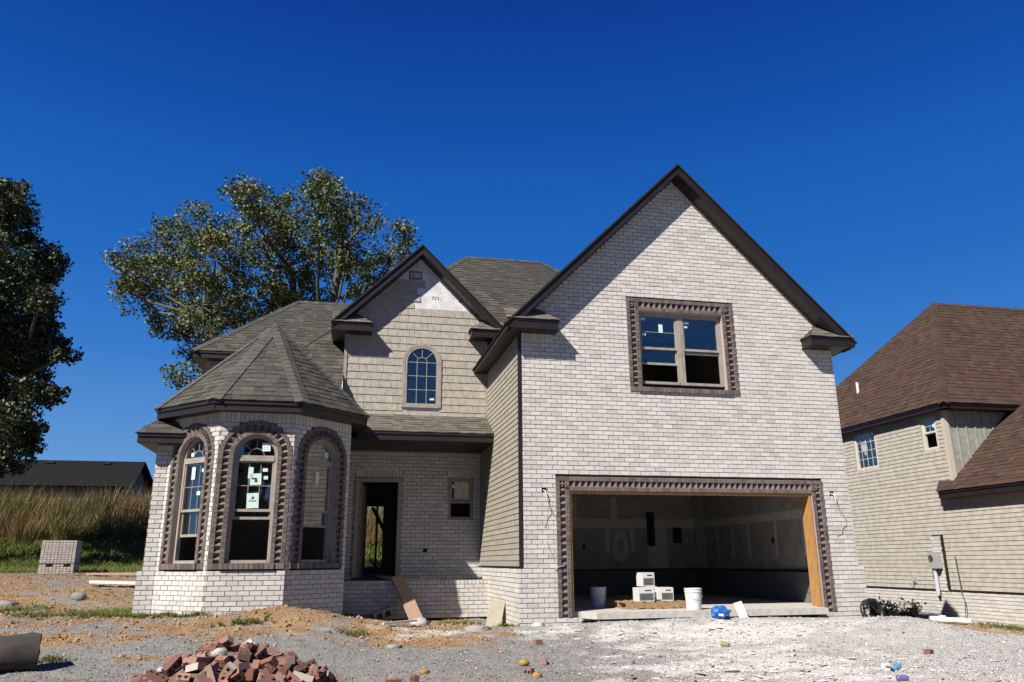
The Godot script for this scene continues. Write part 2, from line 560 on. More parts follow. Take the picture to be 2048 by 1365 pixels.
# ---------------------------------------------------------------- windows
# o: bottom middle of the opening, on the plane where the frame's face lies; ys < 0: square head
func window_unit(house: Node3D, o: Vector3, u: Vector3, n: Vector3, w: float, h: float, ys: float, meet: float, rail: float, cols: int, rows: int, stickers := [], frame_mat = null, label := "", open_up := true):
	var win := part("window", house)
	if label != "": win.set_meta("label", label)
	var fm = frame_mat if frame_mat != null else M.vinyl
	var B := Basis(u, Vector3.UP, n)
	var P = func(x, y, d): return o + u * x + Vector3.UP * y + n * d
	var fr := MB.new()
	var top := ys if ys > 0 else h
	var jw := 0.055
	var bx = func(mb, x0, x1, y0, y1, d0, d1): mb.box(P.call((x0 + x1) * 0.5, (y0 + y1) * 0.5, (d0 + d1) * 0.5), Vector3(x1 - x0, y1 - y0, d1 - d0), B)
	bx.call(fr, -w / 2, -w / 2 + jw, 0.0, top, -0.08, 0.0)
	bx.call(fr, w / 2 - jw, w / 2, 0.0, top, -0.08, 0.0)
	bx.call(fr, -w / 2 + jw, w / 2 - jw, 0.0, 0.05, -0.08, 0.012)
	var stop := 0.0
	if ys > 0:
		stop = ys - 0.095
		if meet > 0.0:
			bx.call(fr, -w / 2 + jw, w / 2 - jw, stop, ys - 0.05, -0.075, 0.012)
			bx.call(fr, -w / 2 + jw, w / 2 - jw, ys - 0.048, ys + 0.005, -0.075, 0.004)
		var st := 24
		for k in st:
			var a0 := PI * k / st
			var a1 := PI * (k + 1) / st
			var f = func(r, a, d): return P.call(r * cos(a), ys + r * sin(a), d)
			var ro := w / 2
			var ri := w / 2 - jw
			fr.quad(f.call(ri, a0, 0.0), f.call(ro, a0, 0.0), f.call(ro, a1, 0.0), f.call(ri, a1, 0.0))
			fr.quad(f.call(ri, a0, -0.08), f.call(ri, a0, 0.0), f.call(ri, a1, 0.0), f.call(ri, a1, -0.08))
	else:
		bx.call(fr, -w / 2 + jw, w / 2 - jw, h - jw, h, -0.08, 0.0)
		stop = h - jw
	build(fr, "frame", fm, win)
	if meet <= 0.0 and ys > 0:   # flat casing round a fixed arched light
		var cs := MB.new()
		var ro := w / 2 + 0.055
		for k in 28:
			var a0 := PI * k / 28.0
			var a1 := PI * (k + 1) / 28.0
			var f = func(r, a, d): return P.call(r * cos(a), ys + r * sin(a), d)
			cs.quad(f.call(w / 2 - 0.01, a0, 0.006), f.call(ro, a0, 0.006), f.call(ro, a1, 0.006), f.call(w / 2 - 0.01, a1, 0.006))
			cs.quad(f.call(ro, a0, 0.006), f.call(ro, a0, -0.03), f.call(ro, a1, -0.03), f.call(ro, a1, 0.006))
		bx.call(cs, -ro, -w / 2 + 0.01, -0.045, ys, -0.03, 0.006)
		bx.call(cs, w / 2 - 0.01, ro, -0.045, ys, -0.03, 0.006)
		bx.call(cs, -w / 2 + 0.01, w / 2 - 0.01, -0.045, 0.01, -0.03, 0.016)
		build(cs, "casing", fm, win)
	var xi := w / 2 - jw
	if meet <= 0.0:   # fixed light
		pane(win, P, [[-xi, 0.05], [xi, 0.05], [xi, stop if ys < 0 else ys], [-xi, stop if ys < 0 else ys]] if ys < 0 else arch_points(xi, 0.05, ys), -0.03)
		grille(win, P, B, -xi, xi, 0.05, stop if ys < 0 else ys, cols, rows, -0.027, fm)
		if ys > 0: sunburst(win, P, B, xi, ys, -0.027, fm, 0.35)
	else:
		if ys > 0:
			pane(win, P, arch_points(xi, ys + 0.004, ys + 0.004), -0.03)
			sunburst(win, P, B, xi, ys, -0.037, fm, 0.42)
		var sash := MB.new()
		bx.call(sash, -xi, xi, meet - 0.02, meet + 0.025, -0.06, -0.012)
		bx.call(sash, -xi, -xi + 0.028, meet + 0.025, stop, -0.05, -0.014)
		bx.call(sash, xi - 0.028, xi, meet + 0.025, stop, -0.05, -0.014)
		bx.call(sash, -xi + 0.028, xi - 0.028, stop - 0.025, stop, -0.05, -0.014)
		build(sash, "sash", fm, win)
		var xs := xi - 0.028
		pane(win, P, [[-xs, meet + 0.025], [xs, meet + 0.025], [xs, stop - 0.025], [-xs, stop - 0.025]], -0.03)
		grille(win, P, B, -xs, xs, meet + 0.025, stop - 0.025, cols, rows, -0.036, fm)
		var low := MB.new()
		bx.call(low, -xi, xi, rail, rail + 0.045, -0.078, -0.05)
		bx.call(low, -xi, -xi + 0.03, rail + 0.045, meet - 0.02, -0.078, -0.05)
		bx.call(low, xi - 0.03, xi, rail + 0.045, meet - 0.02, -0.078, -0.05)
		build(low, "sash", fm, win)
		if meet - rail > 0.1:
			pane(win, P, [[-xs, rail + 0.045], [xs, rail + 0.045], [xs, meet - 0.02], [-xs, meet - 0.02]], -0.062)
			if cols > 1 and meet - rail > 0.25: grille(win, P, B, -xs, xs, rail + 0.045, meet - 0.02, cols, 1, -0.068, fm)
	for s in stickers:
		var mb := MB.new()
		mb.box(P.call(s[0], s[1], -0.0275), Vector3(s[2], s[3], 0.002), B.rotated(n, rng.randf_range(-0.06, 0.06)))
		build(mb, "sticker", M.sticker, win)
	return win

func arch_points(r: float, y0: float, ys: float) -> Array:
	var out := []
	if ys > y0 + 0.01: out = [[-r, y0], [r, y0]]
	for k in 25:
		var a := PI * k / 24.0
		out.append([r * cos(a), ys + r * sin(a)])
	return out

func pane(win: Node3D, P: Callable, pts: Array, d: float):
	var mb := MB.new()
	var c := []
	for p in pts: c.append(P.call(p[0], p[1], d))
	# insulating glass: two sheets, each with its front and its back face
	var back: Vector3 = P.call(0.0, 0.0, 0.0) - P.call(0.0, 0.0, 1.0)
	for t in [0.0, 0.003, 0.015, 0.018]:
		for k in range(1, c.size() - 1): mb.tri(c[0] + back * t, c[k] + back * t, c[k + 1] + back * t)
	build(mb, "pane", M.glass, win)

func grille(win: Node3D, P: Callable, B: Basis, x0: float, x1: float, y0: float, y1: float, cols: int, rows: int, d: float, fm):
	if cols < 2 and rows < 2: return
	var mb := MB.new()
	for k in range(1, cols): mb.box(P.call(lerpf(x0, x1, float(k) / cols), (y0 + y1) * 0.5, d), Vector3(0.014, y1 - y0, 0.005), B)
	for k in range(1, rows): mb.box(P.call((x0 + x1) * 0.5, lerpf(y0, y1, float(k) / rows), d), Vector3(x1 - x0, 0.014, 0.0056), B)
	build(mb, "grille", fm, win)

func sunburst(win: Node3D, P: Callable, B: Basis, r: float, ys: float, d: float, fm, inner: float):
	var mb := MB.new()
	var ri := r * inner
	for k in 14:
		var a0 := PI * k / 14.0
		var a1 := PI * (k + 1) / 14.0
		mb.bar(P.call(ri * cos(a0), ys + ri * sin(a0), d), P.call(ri * cos(a1), ys + ri * sin(a1), d), 0.006, 0.014, B.z.cross(P.call(cos(a0), sin(a0), 0) - P.call(cos(a1), sin(a1), 0)).normalized())
	for a in [PI * 0.25, PI * 0.5, PI * 0.75]:
		mb.bar(P.call(ri * cos(a), ys + ri * sin(a), d), P.call(r * cos(a), ys + r * sin(a), d), 0.006, 0.014, B.z.cross(B * Vector3(cos(a), sin(a), 0)).normalized())
	mb.box(P.call(0, ys - 0.003, d), Vector3(2 * r, 0.014, 0.0056), B)
	build(mb, "grille", fm, win)

func cut(a: float, b: float, holes: Array) -> Array:
	var out := [[a, b]]
	for h in holes:
		var next := []
		for s in out:
			if h[1] <= s[0] or h[0] >= s[1]: next.append(s); continue
			if h[0] > s[0]: next.append([s[0], h[0]])
			if h[1] < s[1]: next.append([h[1], s[1]])
		out = next
	return out

# ---------------------------------------------------------------- the brick house
const GREY_ROOF := [Color(0.0665, 0.06443, 0.05669), Color(0.0798, 0.07644, 0.06759), Color(0.05586, 0.05351, 0.04797), Color(0.08778, 0.08408, 0.07413), Color(0.06916, 0.06006, 0.05233), Color(0.06278, 0.06334, 0.05669), Color(0.07448, 0.07207, 0.06432)]
const BROWN_ROOF := [Color(0.06831, 0.04461, 0.03624), Color(0.06134, 0.04182, 0.03485), Color(0.07806, 0.04879, 0.03903), Color(0.05437, 0.03903, 0.03346), Color(0.07109, 0.04321, 0.03346)]

# a gable roof slab at 45 degrees: ridge (ax, ay), from z0 (front) back to z1; its tails are cut level at y_cut
func prism_roof(mb: MB, ax: float, ay: float, half: float, thick: float, z0: float, z1: float, y_cut: float):
	for s in [-1.0, 1.0]:
		var ey := ay - half
		var cx := half - (y_cut - (ey - thick))
		var q := [Vector3(ax, ay, 0), Vector3(ax + s * half, ey, 0), Vector3(ax + s * half, y_cut, 0), Vector3(ax + s * cx, y_cut, 0), Vector3(ax, ay - thick, 0)]
		if s > 0: q.reverse()
		var F := Vector3(0, 0, z0)
		var K := Vector3(0, 0, z1)
		for k in range(1, 4):
			mb.tri(q[0] + F, q[k] + F, q[k + 1] + F)
			mb.tri(q[0] + K, q[k + 1] + K, q[k] + K)
		for k in 5:
			var p: Vector3 = q[k]
			var r: Vector3 = q[(k + 1) % 5]
			mb.quad(p + F, p + K, r + K, r + F)

# boxed eave return with its own little hip roof; x0..x1 across, front at zf, wall at zw; s = the side of its free end
func eave_return(house: Node3D, x0: float, x1: float, y0: float, y1: float, zw: float, zf: float, free_right: bool):
	var w := part("eave_return", house)
	var mb := MB.new()
	mb.span(Vector3(x0, y0, zw), Vector3(x1, y1 - 0.05, zf))
	mb.span(Vector3(x0 - 0.012, y1 - 0.052, zw), Vector3(x1 + 0.012, y1 - 0.012, zf + 0.014))
	build(mb, "fascia", M.fascia, w)
	var so := MB.new()
	for k in 5:
		var x := lerpf(x0 + 0.04, x1 - 0.04, k / 4.0)
		so.span(Vector3(x - 0.06, y0 - 0.006, zw + 0.003), Vector3(x + 0.06, y0 + 0.004, zf - 0.02))
	build(so, "soffit", M.soffit, w)
	var a := Vector3(x0 - 0.03, y1 - 0.012, zf + 0.035)
	var b := Vector3(x1 + 0.03, y1 - 0.012, zf + 0.035)
	var run := zf + 0.035 - zw
	var rise := run * 0.85
	var c := Vector3(b.x - (run if free_right else 0.0), a.y + rise, zw)
	var d := Vector3(a.x + (0.0 if free_right else run), a.y + rise, zw)
	var sh := MB.new()
	shingle_plane(sh, a, b, c, d, [Color(0.13, 0.12, 0.104), Color(0.15, 0.14, 0.12), Color(0.115, 0.107, 0.095)])
	if free_right:
		shingle_plane(sh, b, Vector3(b.x, b.y, zw), c, c, GREY_ROOF)
	else:
		shingle_plane(sh, Vector3(a.x, a.y, zw), a, d, d, GREY_ROOF)
	build(sh, "shingles", M.shingle, w)

func make_house() -> Node3D:
	var h := thing("brick_house", "white brick two-storey house under construction with open double garage and turret bay", "house")
	var X := Vector3.RIGHT
	var Z := Vector3.BACK
	# ------------------------------------------------ garage front
	var gspan = func(y):
		var a := 3.03
		var b := 9.763
		if y > 1.128:
			a = maxf(3.108, 6.376 - (8.90 - y)); b = minf(9.644, 6.376 + (8.90 - y))
		var holes := []
		if y < 0.313: holes.append([4.13, 8.70])
		elif y < 2.718: holes.append([3.715, 9.08])
		if y > 4.352 and y < 6.235: holes.append([5.227, 7.502])
		if y > 5.245 and y < 5.40: holes.append_array([[3.0, 3.72], [8.97, 9.7]])
		if y > 2.43 and y < 2.51: holes.append_array([[3.455, 3.54], [9.225, 9.31]])
		return cut(a, b, holes)
	var gw = lay(Vector3.ZERO, X, Z, 0, 108, gspan, h)
	soldiers(Vector3.ZERO, X, Z, 3.108, 3.72, 5.245, 0.16, gw)
	soldiers(Vector3.ZERO, X, Z, 8.97, 9.644, 5.245, 0.16, gw)
	surround_rect(Vector3.ZERO, X, Z, 3.715, 9.08, 0.313, 2.718, false, 0.16, h)
	surround_rect(Vector3.ZERO, X, Z, 5.227, 7.502, 4.44, 6.235, true, 0.12, h)
	# side walls of the garage: brick base, lap siding over it, corner boards
	lay(Vector3(3.03, 0, -4.3), Vector3.BACK, Vector3.LEFT, 0, 12, func(_y): return [[0.0, 4.29]], h)
	lay(Vector3(9.763, 0, 0), Vector3.FORWARD, Vector3.RIGHT, 0, 12, func(_y): return [[0.01, 8.0]], h, "brick_wall", 0.05)
	var mb := MB.new()
	mb.quad(Vector3(3.03, 1.128, -4.3), Vector3(3.03, 1.128, -0.01), Vector3(3.12, 1.128, -0.01), Vector3(3.12, 1.128, -4.3))
	mb.quad(Vector3(9.64, 1.128, -0.01), Vector3(9.763, 1.128, -0.01), Vector3(9.763, 1.128, -8), Vector3(9.64, 1.128, -8))
	build(mb, "ledge", M.mortar, h)
	var side := MB.new()
	side.span(Vector3(3.075, 1.13, -9.0), Vector3(3.19, 5.75, -0.02))
	side.span(Vector3(9.50, 1.13, -9.0), Vector3(9.62, 5.75, -0.02))
	var sw := build(side, "side_wall", M.drywall, h)
	lap_siding(Vector3(3.073, 0, -4.21), Z, Vector3.LEFT, 1.165, 5.62, 0.1016, func(y): return [[0.0, 4.17]] if y < 3.9 else [[0.86, 4.17]], Color(0.282, 0.262, 0.222), sw)
	lap_siding(Vector3(9.622, 0, -0.04), Vector3.FORWARD, Vector3.RIGHT, 1.165, 5.62, 0.1016, func(_y): return [[0.0, 8.9]], Color(0.282, 0.262, 0.222), sw)
	var cb := MB.new()
	cb.span(Vector3(3.04, 1.14, -0.045), Vector3(3.105, 5.5, 0.008))
	cb.span(Vector3(3.03, 1.14, -4.2), Vector3(3.074, 1.163, -0.04))
	build(cb, "corner_trim", M.fascia, h)
	var jt := MB.new()
	jt.span(Vector3(3.035, 4.40, -3.345), Vector3(3.068, 5.62, -3.29))
	build(jt, "corner_trim", M.vinyl, h)
	# garage roof
	var gr := MB.new()
	prism_roof(gr, 6.36, 9.075, 3.60, 0.20, 0.345, -8.6, 5.385)
	var groof := build(gr, "roof", M.fascia, h)
	var gs := MB.new()
	for s in [-1.0, 1.0]:
		var e := Vector3(6.36 + s * 3.63, 9.09 - 3.63, 0)
		var r := Vector3(6.36, 9.09, 0)
		if s < 0: shingle_plane(gs, e + Z * -8.6, e + Z * 0.375, r + Z * 0.375, r + Z * -8.6, GREY_ROOF)
		else: shingle_plane(gs, e + Z * 0.375, e + Z * -8.6, r + Z * -8.6, r + Z * 0.375, GREY_ROOF)
		gs.bar(e + Z * 0.355 - Vector3(0, 0.01, 0), r + Z * 0.355 - Vector3(0, 0.01, 0), 0.05, 0.03, Vector3.UP, Color(0.03, 0.028, 0.026))
		gs.bar(e + Vector3(-s * 0.012, -0.014, 0.375), e + Vector3(-s * 0.012, -0.014, -8.6), 0.03, 0.02, Vector3.UP, Color(0.03, 0.028, 0.026))
	stuff(build(gs, "shingles", M.shingle, groof))
	# vinyl soffit slats under the rakes and along the left eave
	var ss := MB.new()
	for s in [-1.0, 1.0]:
		for k in 30:
			var t := 0.12 + k * 0.117
			var p := Vector3(6.36 + s * t, 9.075 - t - 0.204, 0.165)
			ss.box(p, Vector3(0.075, 0.006, 0.29), Basis(Vector3(0.7071, -0.7071 * s, 0), Vector3(0.7071 * s, 0.7071, 0), Z))
	for k in 44:
		ss.span(Vector3(2.80, 5.377, -4.2 + k * 0.1), Vector3(3.06, 5.386, -4.125 + k * 0.1))
	ss.span(Vector3(2.79, 5.386, -8.6), Vector3(3.11, 5.40, 0.0))
	ss.span(Vector3(9.63, 5.386, -8.6), Vector3(9.965, 5.40, 0.0))
	build(ss, "soffit", M.soffit, groof)
	var gf := MB.new()
	gf.span(Vector3(2.758, 5.375, -8.6), Vector3(2.782, 5.475, 0.342))
	gf.span(Vector3(9.946, 5.375, -8.6), Vector3(9.97, 5.475, 0.342))
	build(gf, "fascia", M.fascia, groof)
	eave_return(h, 2.79, 3.745, 5.385, 5.575, 0.0, 0.34, true)
	eave_return(h, 8.985, 9.935, 5.37, 5.565, 0.0, 0.34, false)
	# ------------------------------------------------ garage inside
	make_garage_inside(h)
	# ------------------------------------------------ upper gable window: two double-hung lights with a mullion
	var wo := Vector3(0, 4.53, -0.09)
	window_unit(h, wo + X * 5.914, X, Z, 0.87, 1.455, -1.0, 0.72, 0.40, 1, 2, [[-0.3, 1.32, 0.09, 0.05], [0.06, 1.14, 0.085, 0.17], [-0.3, 1.0, 0.08, 0.04]], null, "taupe double-hung window half with sash raised partway")
	window_unit(h, wo + X * 6.815, X, Z, 0.87, 1.455, -1.0, 0.72, 0.64, 1, 1, [[-0.28, 1.29, 0.10, 0.045], [-0.30, 1.2, 0.06, 0.04]], null, "taupe double-hung window half with sash raised fully")
	var mu := MB.new()
	mu.span(Vector3(6.348, 4.53, -0.17), Vector3(6.381, 5.985, -0.084))
	build(mu, "mullion", M.vinyl, h)
	# room behind it
	var rm := MB.new()
	room(rm, Vector3(4.4, 3.05, -6.0), Vector3(8.35, 6.5, -0.2))
	build(rm, "room", M.drywall, h)
	make_bay(h)
	make_centre(h)
	make_roofs(h)
	make_wires(h)
	finish_bricks(bricks, WHITE_TONES, 300, "brick", "brickwork", h)
	finish_bricks(trims, TRIM_TONES, 300, "trim_brick", "trim_brickwork", h)
	return h

# five inward faces of a room, open at the front
func room(mb: MB, lo: Vector3, hi: Vector3):
	mb.quad(Vector3(lo.x, lo.y, hi.z), Vector3(hi.x, lo.y, hi.z), Vector3(hi.x, lo.y, lo.z), Vector3(lo.x, lo.y, lo.z))
	mb.quad(Vector3(lo.x, hi.y, lo.z), Vector3(hi.x, hi.y, lo.z), Vector3(hi.x, hi.y, hi.z), Vector3(lo.x, hi.y, hi.z))
	mb.quad(Vector3(lo.x, lo.y, lo.z), Vector3(hi.x, lo.y, lo.z), Vector3(hi.x, hi.y, lo.z), Vector3(lo.x, hi.y, lo.z))
	mb.quad(Vector3(lo.x, lo.y, hi.z), Vector3(lo.x, lo.y, lo.z), Vector3(lo.x, hi.y, lo.z), Vector3(lo.x, hi.y, hi.z))
	mb.quad(Vector3(hi.x, lo.y, lo.z), Vector3(hi.x, lo.y, hi.z), Vector3(hi.x, hi.y, hi.z), Vector3(hi.x, hi.y, lo.z))

func make_garage_inside(h: Node3D):
	var g := part("garage", h)
	var mb := MB.new()
	# jambs and header of yellow lumber
	mb.span(Vector3(3.97, 0.40, -0.21), Vector3(4.005, 2.46, -0.02))
	mb.span(Vector3(8.775, 0.31, -0.30), Vector3(8.815, 2.46, -0.02))
	mb.span(Vector3(4.005, 2.425, -0.21), Vector3(8.775, 2.462, -0.02))
	build(mb, "jamb", M.lumber, g)
	var sl := MB.new()
	sl.span(Vector3(3.2, 0.25, -6.5), Vector3(9.5, 0.40, -0.1))
	sl.plate([Vector3(4.32, 0.40, 0.26), Vector3(8.74, 0.40, 0.26), Vector3(8.74, 0.40, -0.1), Vector3(4.16, 0.40, -0.1)], 0.11)
	build(sl, "slab", M.concrete, g)
	var wl := MB.new()
	wl.span(Vector3(3.2, 1.04, -6.62), Vector3(9.5, 2.95, -6.5))     # back
	wl.span(Vector3(9.40, 1.04, -6.5), Vector3(9.5, 2.95, -0.2))     # right
	wl.span(Vector3(3.2, 1.04, -6.5), Vector3(3.3, 2.95, -0.2))      # left
	wl.span(Vector3(3.2, 2.95, -6.6), Vector3(9.5, 3.0, -0.2))       # ceiling
	wl.span(Vector3(3.3, 2.50, -0.19), Vector3(9.4, 2.95, -0.165))
	build(wl, "drywall", M.drywall, g)
	# taped joints of joint compound
	var md := MB.new()
	for x in [3.9, 4.35, 4.8, 5.22, 6.9, 7.6]:
		md.span(Vector3(x - 0.06, 1.45, -6.499), Vector3(x + 0.06, 2.08, -6.495))
	for x in [5.3, 6.0]:
		md.span(Vector3(x - 0.06, 2.32, -6.499), Vector3(x + 0.06, 2.9, -6.495))
	for x in [4.2, 7.1]:
		md.span(Vector3(x - 0.09, 2.32, -6.499), Vector3(x + 0.09, 2.9, -6.495))
	md.span(Vector3(3.3, 2.08, -6.499), Vector3(9.4, 2.32, -6.4945))
	for x in [5.65, 8.3]: md.span(Vector3(x - 0.28, 1.06, -6.499), Vector3(x + 0.28, 2.08, -6.496))
	md.lathe(Vector3(7.25, 1.62, -6.4985), [Vector2(0.14, 0.0), Vector2(0.30, 0.003), Vector2(0.30, 0.0)], 24, Color.WHITE, Basis(Vector3(0.75, 0, 0), Vector3(0, 0, 1), Vector3(0, -1.4, 0)))
	for z in [-5.2, -4.4, -3.6, -2.4, -1.3]:
		md.span(Vector3(9.396, 1.3, z - 0.05), Vector3(9.399, 2.1, z + 0.05))
	md.span(Vector3(9.3955, 2.08, -6.4), Vector3(9.399, 2.26, -0.3))
	md.span(Vector3(9.396, 1.06, -6.45), Vector3(9.399, 2.9, -5.9))
	build(md, "joint_compound", M.mud, g)
	# concrete block stem walls with their ledge
	var bl := part("block_wall", g)
	var bm := MB.new()
	bm.span(Vector3(3.2, 0.4, -6.6), Vector3(9.5, 1.0, -6.435))
	bm.span(Vector3(9.335, 0.4, -6.43), Vector3(9.5, 1.0, -0.2))
	bm.span(Vector3(3.2, 0.4, -6.43), Vector3(3.365, 1.0, -0.2))
	build(bm, "mortar", M.mortar, bl)
	var sill := MB.new()
	sill.span(Vector3(3.2, 1.0, -6.6), Vector3(9.5, 1.04, -6.40))
	sill.span(Vector3(9.31, 1.0, -6.4), Vector3(9.5, 1.04, -0.2))
	build(sill, "sill_plate", M.fascia, g)
	var one := MB.new()
	one.box(Vector3.ZERO, Vector3(0.385, 0.19, 0.02), Basis(), Color(0.16, 0.16, 0.158))
	var me := one.mesh()
	for r in 3:
		for k in 16:
			var b := put(me, "block", M.block, bl)
			b.position = Vector3(3.5 + k * 0.397 - (r & 1) * 0.19, 0.5 + r * 0.2, -6.431)
			if k < 15:
				var c := put(me, "block", M.block, bl)
				c.transform = Transform3D(Basis(Vector3.UP, PI / 2), Vector3(9.331, 0.5 + r * 0.2, -6.2 + k * 0.397 - (r & 1) * 0.19))
	# switch boxes and a dark flue chase
	var ob := MB.new()
	ob.span(Vector3(8.02, 1.62, -6.494), Vector3(8.2, 2.5, -6.40))
	ob.span(Vector3(8.75, 1.7, -6.494), Vector3(9.0, 2.1, -6.47))
	ob.span(Vector3(6.2, 1.55, -6.494), Vector3(6.27, 1.66, -6.48))
	ob.span(Vector3(9.37, 1.6, -2.55), Vector3(9.394, 1.72, -2.48))
	build(ob, "electrical_box", M.dark, g)
	var wr := MB.new()
	wr.tube([Vector3(5.45, 2.95, -6.3), Vector3(5.46, 2.3, -6.28), Vector3(5.5, 1.75, -6.33), Vector3(5.56, 1.6, -6.35)], 0.008, 0.008, 5)
	build(wr, "cable", M.dark, g)

func make_bay(h: Node3D):
	var Lp := Vector3(-3.19, 0, -1.70)
	var A := Vector3(-2.19, 0, -0.70)
	var B := Vector3(-0.92, 0, -0.70)
	var Rp := Vector3(0.08, 0, -1.70)
	var r := 0.62
	for f in [[Lp, A, 0], [A, B, 1], [B, Rp, 2]]:
		var o: Vector3 = f[0]
		var len_: float = (f[1] - f[0]).length()
		var u: Vector3 = (f[1] - f[0]).normalized()
		var n := Vector3(-u.z, 0, u.x)
		var c := len_ * 0.5
		var w = lay(o, u, n, 1, 43, func(y):
			var holes := []
			if y > 1.15 and y < 3.08: holes.append([c - r, c + r])
			elif y >= 3.08 and y < 3.08 + r:
				var k := sqrt(r * r - (y - 3.08) * (y - 3.08))
				holes.append([c - k, c + k])
			return cut(0.0, len_, holes), h, "brick_wall", 0.03 * f[2])
		soldiers(o, u, n, 0.0, len_, 3.654, 0.19, w)
		surround_arch(o, u, n, c, r, 1.25, 3.08, 0.14, h)
		var wo := o + u * c + Vector3.UP * 1.25 - n * 0.085
		if f[2] == 0: window_unit(h, wo, u, n, 0.74, 1.8, 1.83, 0.90, 0.45, 3, 2, [[-0.08, 1.56, 0.10, 0.22], [0.2, 1.6, 0.09, 0.06], [-0.16, 1.9, 0.08, 0.07], [0.12, 1.2, 0.1, 0.07]], null, "arched bay window with raised sash and stickers, next to the left corner of the house")
		elif f[2] == 1:
			var win = window_unit(h, wo, u, n, 0.74, 1.8, 1.83, 0.88, 0.73, 3, 2, [[-0.07, 1.53, 0.085, 0.2], [0.17, 1.585, 0.085, 0.06], [0.0, 1.05, 0.20, 0.26], [0.02, 1.42, 0.19, 0.2], [0.19, 1.45, 0.07, 0.06], [0.16, 1.99, 0.14, 0.15]], null, "arched bay window facing the yard with paper stickers on its glass")
			var lg := MB.new()
			var q := wo + Vector3.UP * 1.08 - n * 0.0262
			lg.plate([q + u * -0.035, q + u * -0.008 + Vector3.UP * 0.0, q + Vector3.UP * 0.022, q + u * 0.008, q + u * 0.035, q + Vector3.UP * 0.055], 0.0004)
			for k in 5: lg.box(q + u * (-0.052 + 0.026 * k) + Vector3.DOWN * 0.035, Vector3(0.017, 0.026, 0.0006), Basis(u, Vector3.UP, n))
			lg.box(wo + Vector3.UP * 1.43 - n * 0.0262, Vector3(0.09, 0.03, 0.0006), Basis(u, Vector3.UP, n))
			lg.box(wo + Vector3.UP * 1.39 + u * 0.03 - n * 0.0262, Vector3(0.05, 0.05, 0.0006), Basis(u, Vector3.UP, n))
			build(lg, "logo", M.print, win)
		else: window_unit(h, wo, u, n, 0.74, 1.8, 1.83, 0.90, 0.62, 3, 2, [[0.0, 1.5, 0.09, 0.22], [0.2, 1.95, 0.1, 0.1]], null, "arched bay window facing the porch, mirroring tan siding")
	# the wing wall left of the bay and the bay's return to the porch
	var lw = lay(Vector3(-3.5, 0, -1.70), Vector3.RIGHT, Vector3.BACK, 1, 38, func(y): return [[0.0, 0.33]] if y < 1.10 else [[0.09, 0.33]], h)
	soldiers(Vector3(-3.5, 0, -1.70), Vector3.RIGHT, Vector3.BACK, 0.09, 0.33, 3.247, 0.13, lw)
	lay(Vector3(-3.5, 0, -9), Vector3.BACK, Vector3.LEFT, 1, 12, func(_y): return [[0.0, 7.29]], h)
	lay(Vector3(-3.41, 0, -9), Vector3.BACK, Vector3.LEFT, 12, 39, func(_y): return [[0.0, 7.29]], h)
	lay(Rp, Vector3.FORWARD, Vector3.RIGHT, 1, 43, func(_y): return [[0.0, 2.5]], h)
	# the room inside the bay
	var rm := MB.new()
	room(rm, Vector3(-3.3, 0.95, -6.0), Vector3(-0.1, 3.84, -1.75))
	for y in [0.95, 3.84]:
		var p := [Lp + Vector3(0.15, y, -0.05), A + Vector3(0.05, y, -0.13), B + Vector3(-0.05, y, -0.13), Rp + Vector3(-0.15, y, -0.05)]
		rm.quad(p[0], p[1], p[2], p[3])
	build(rm, "room", M.drywall, h)

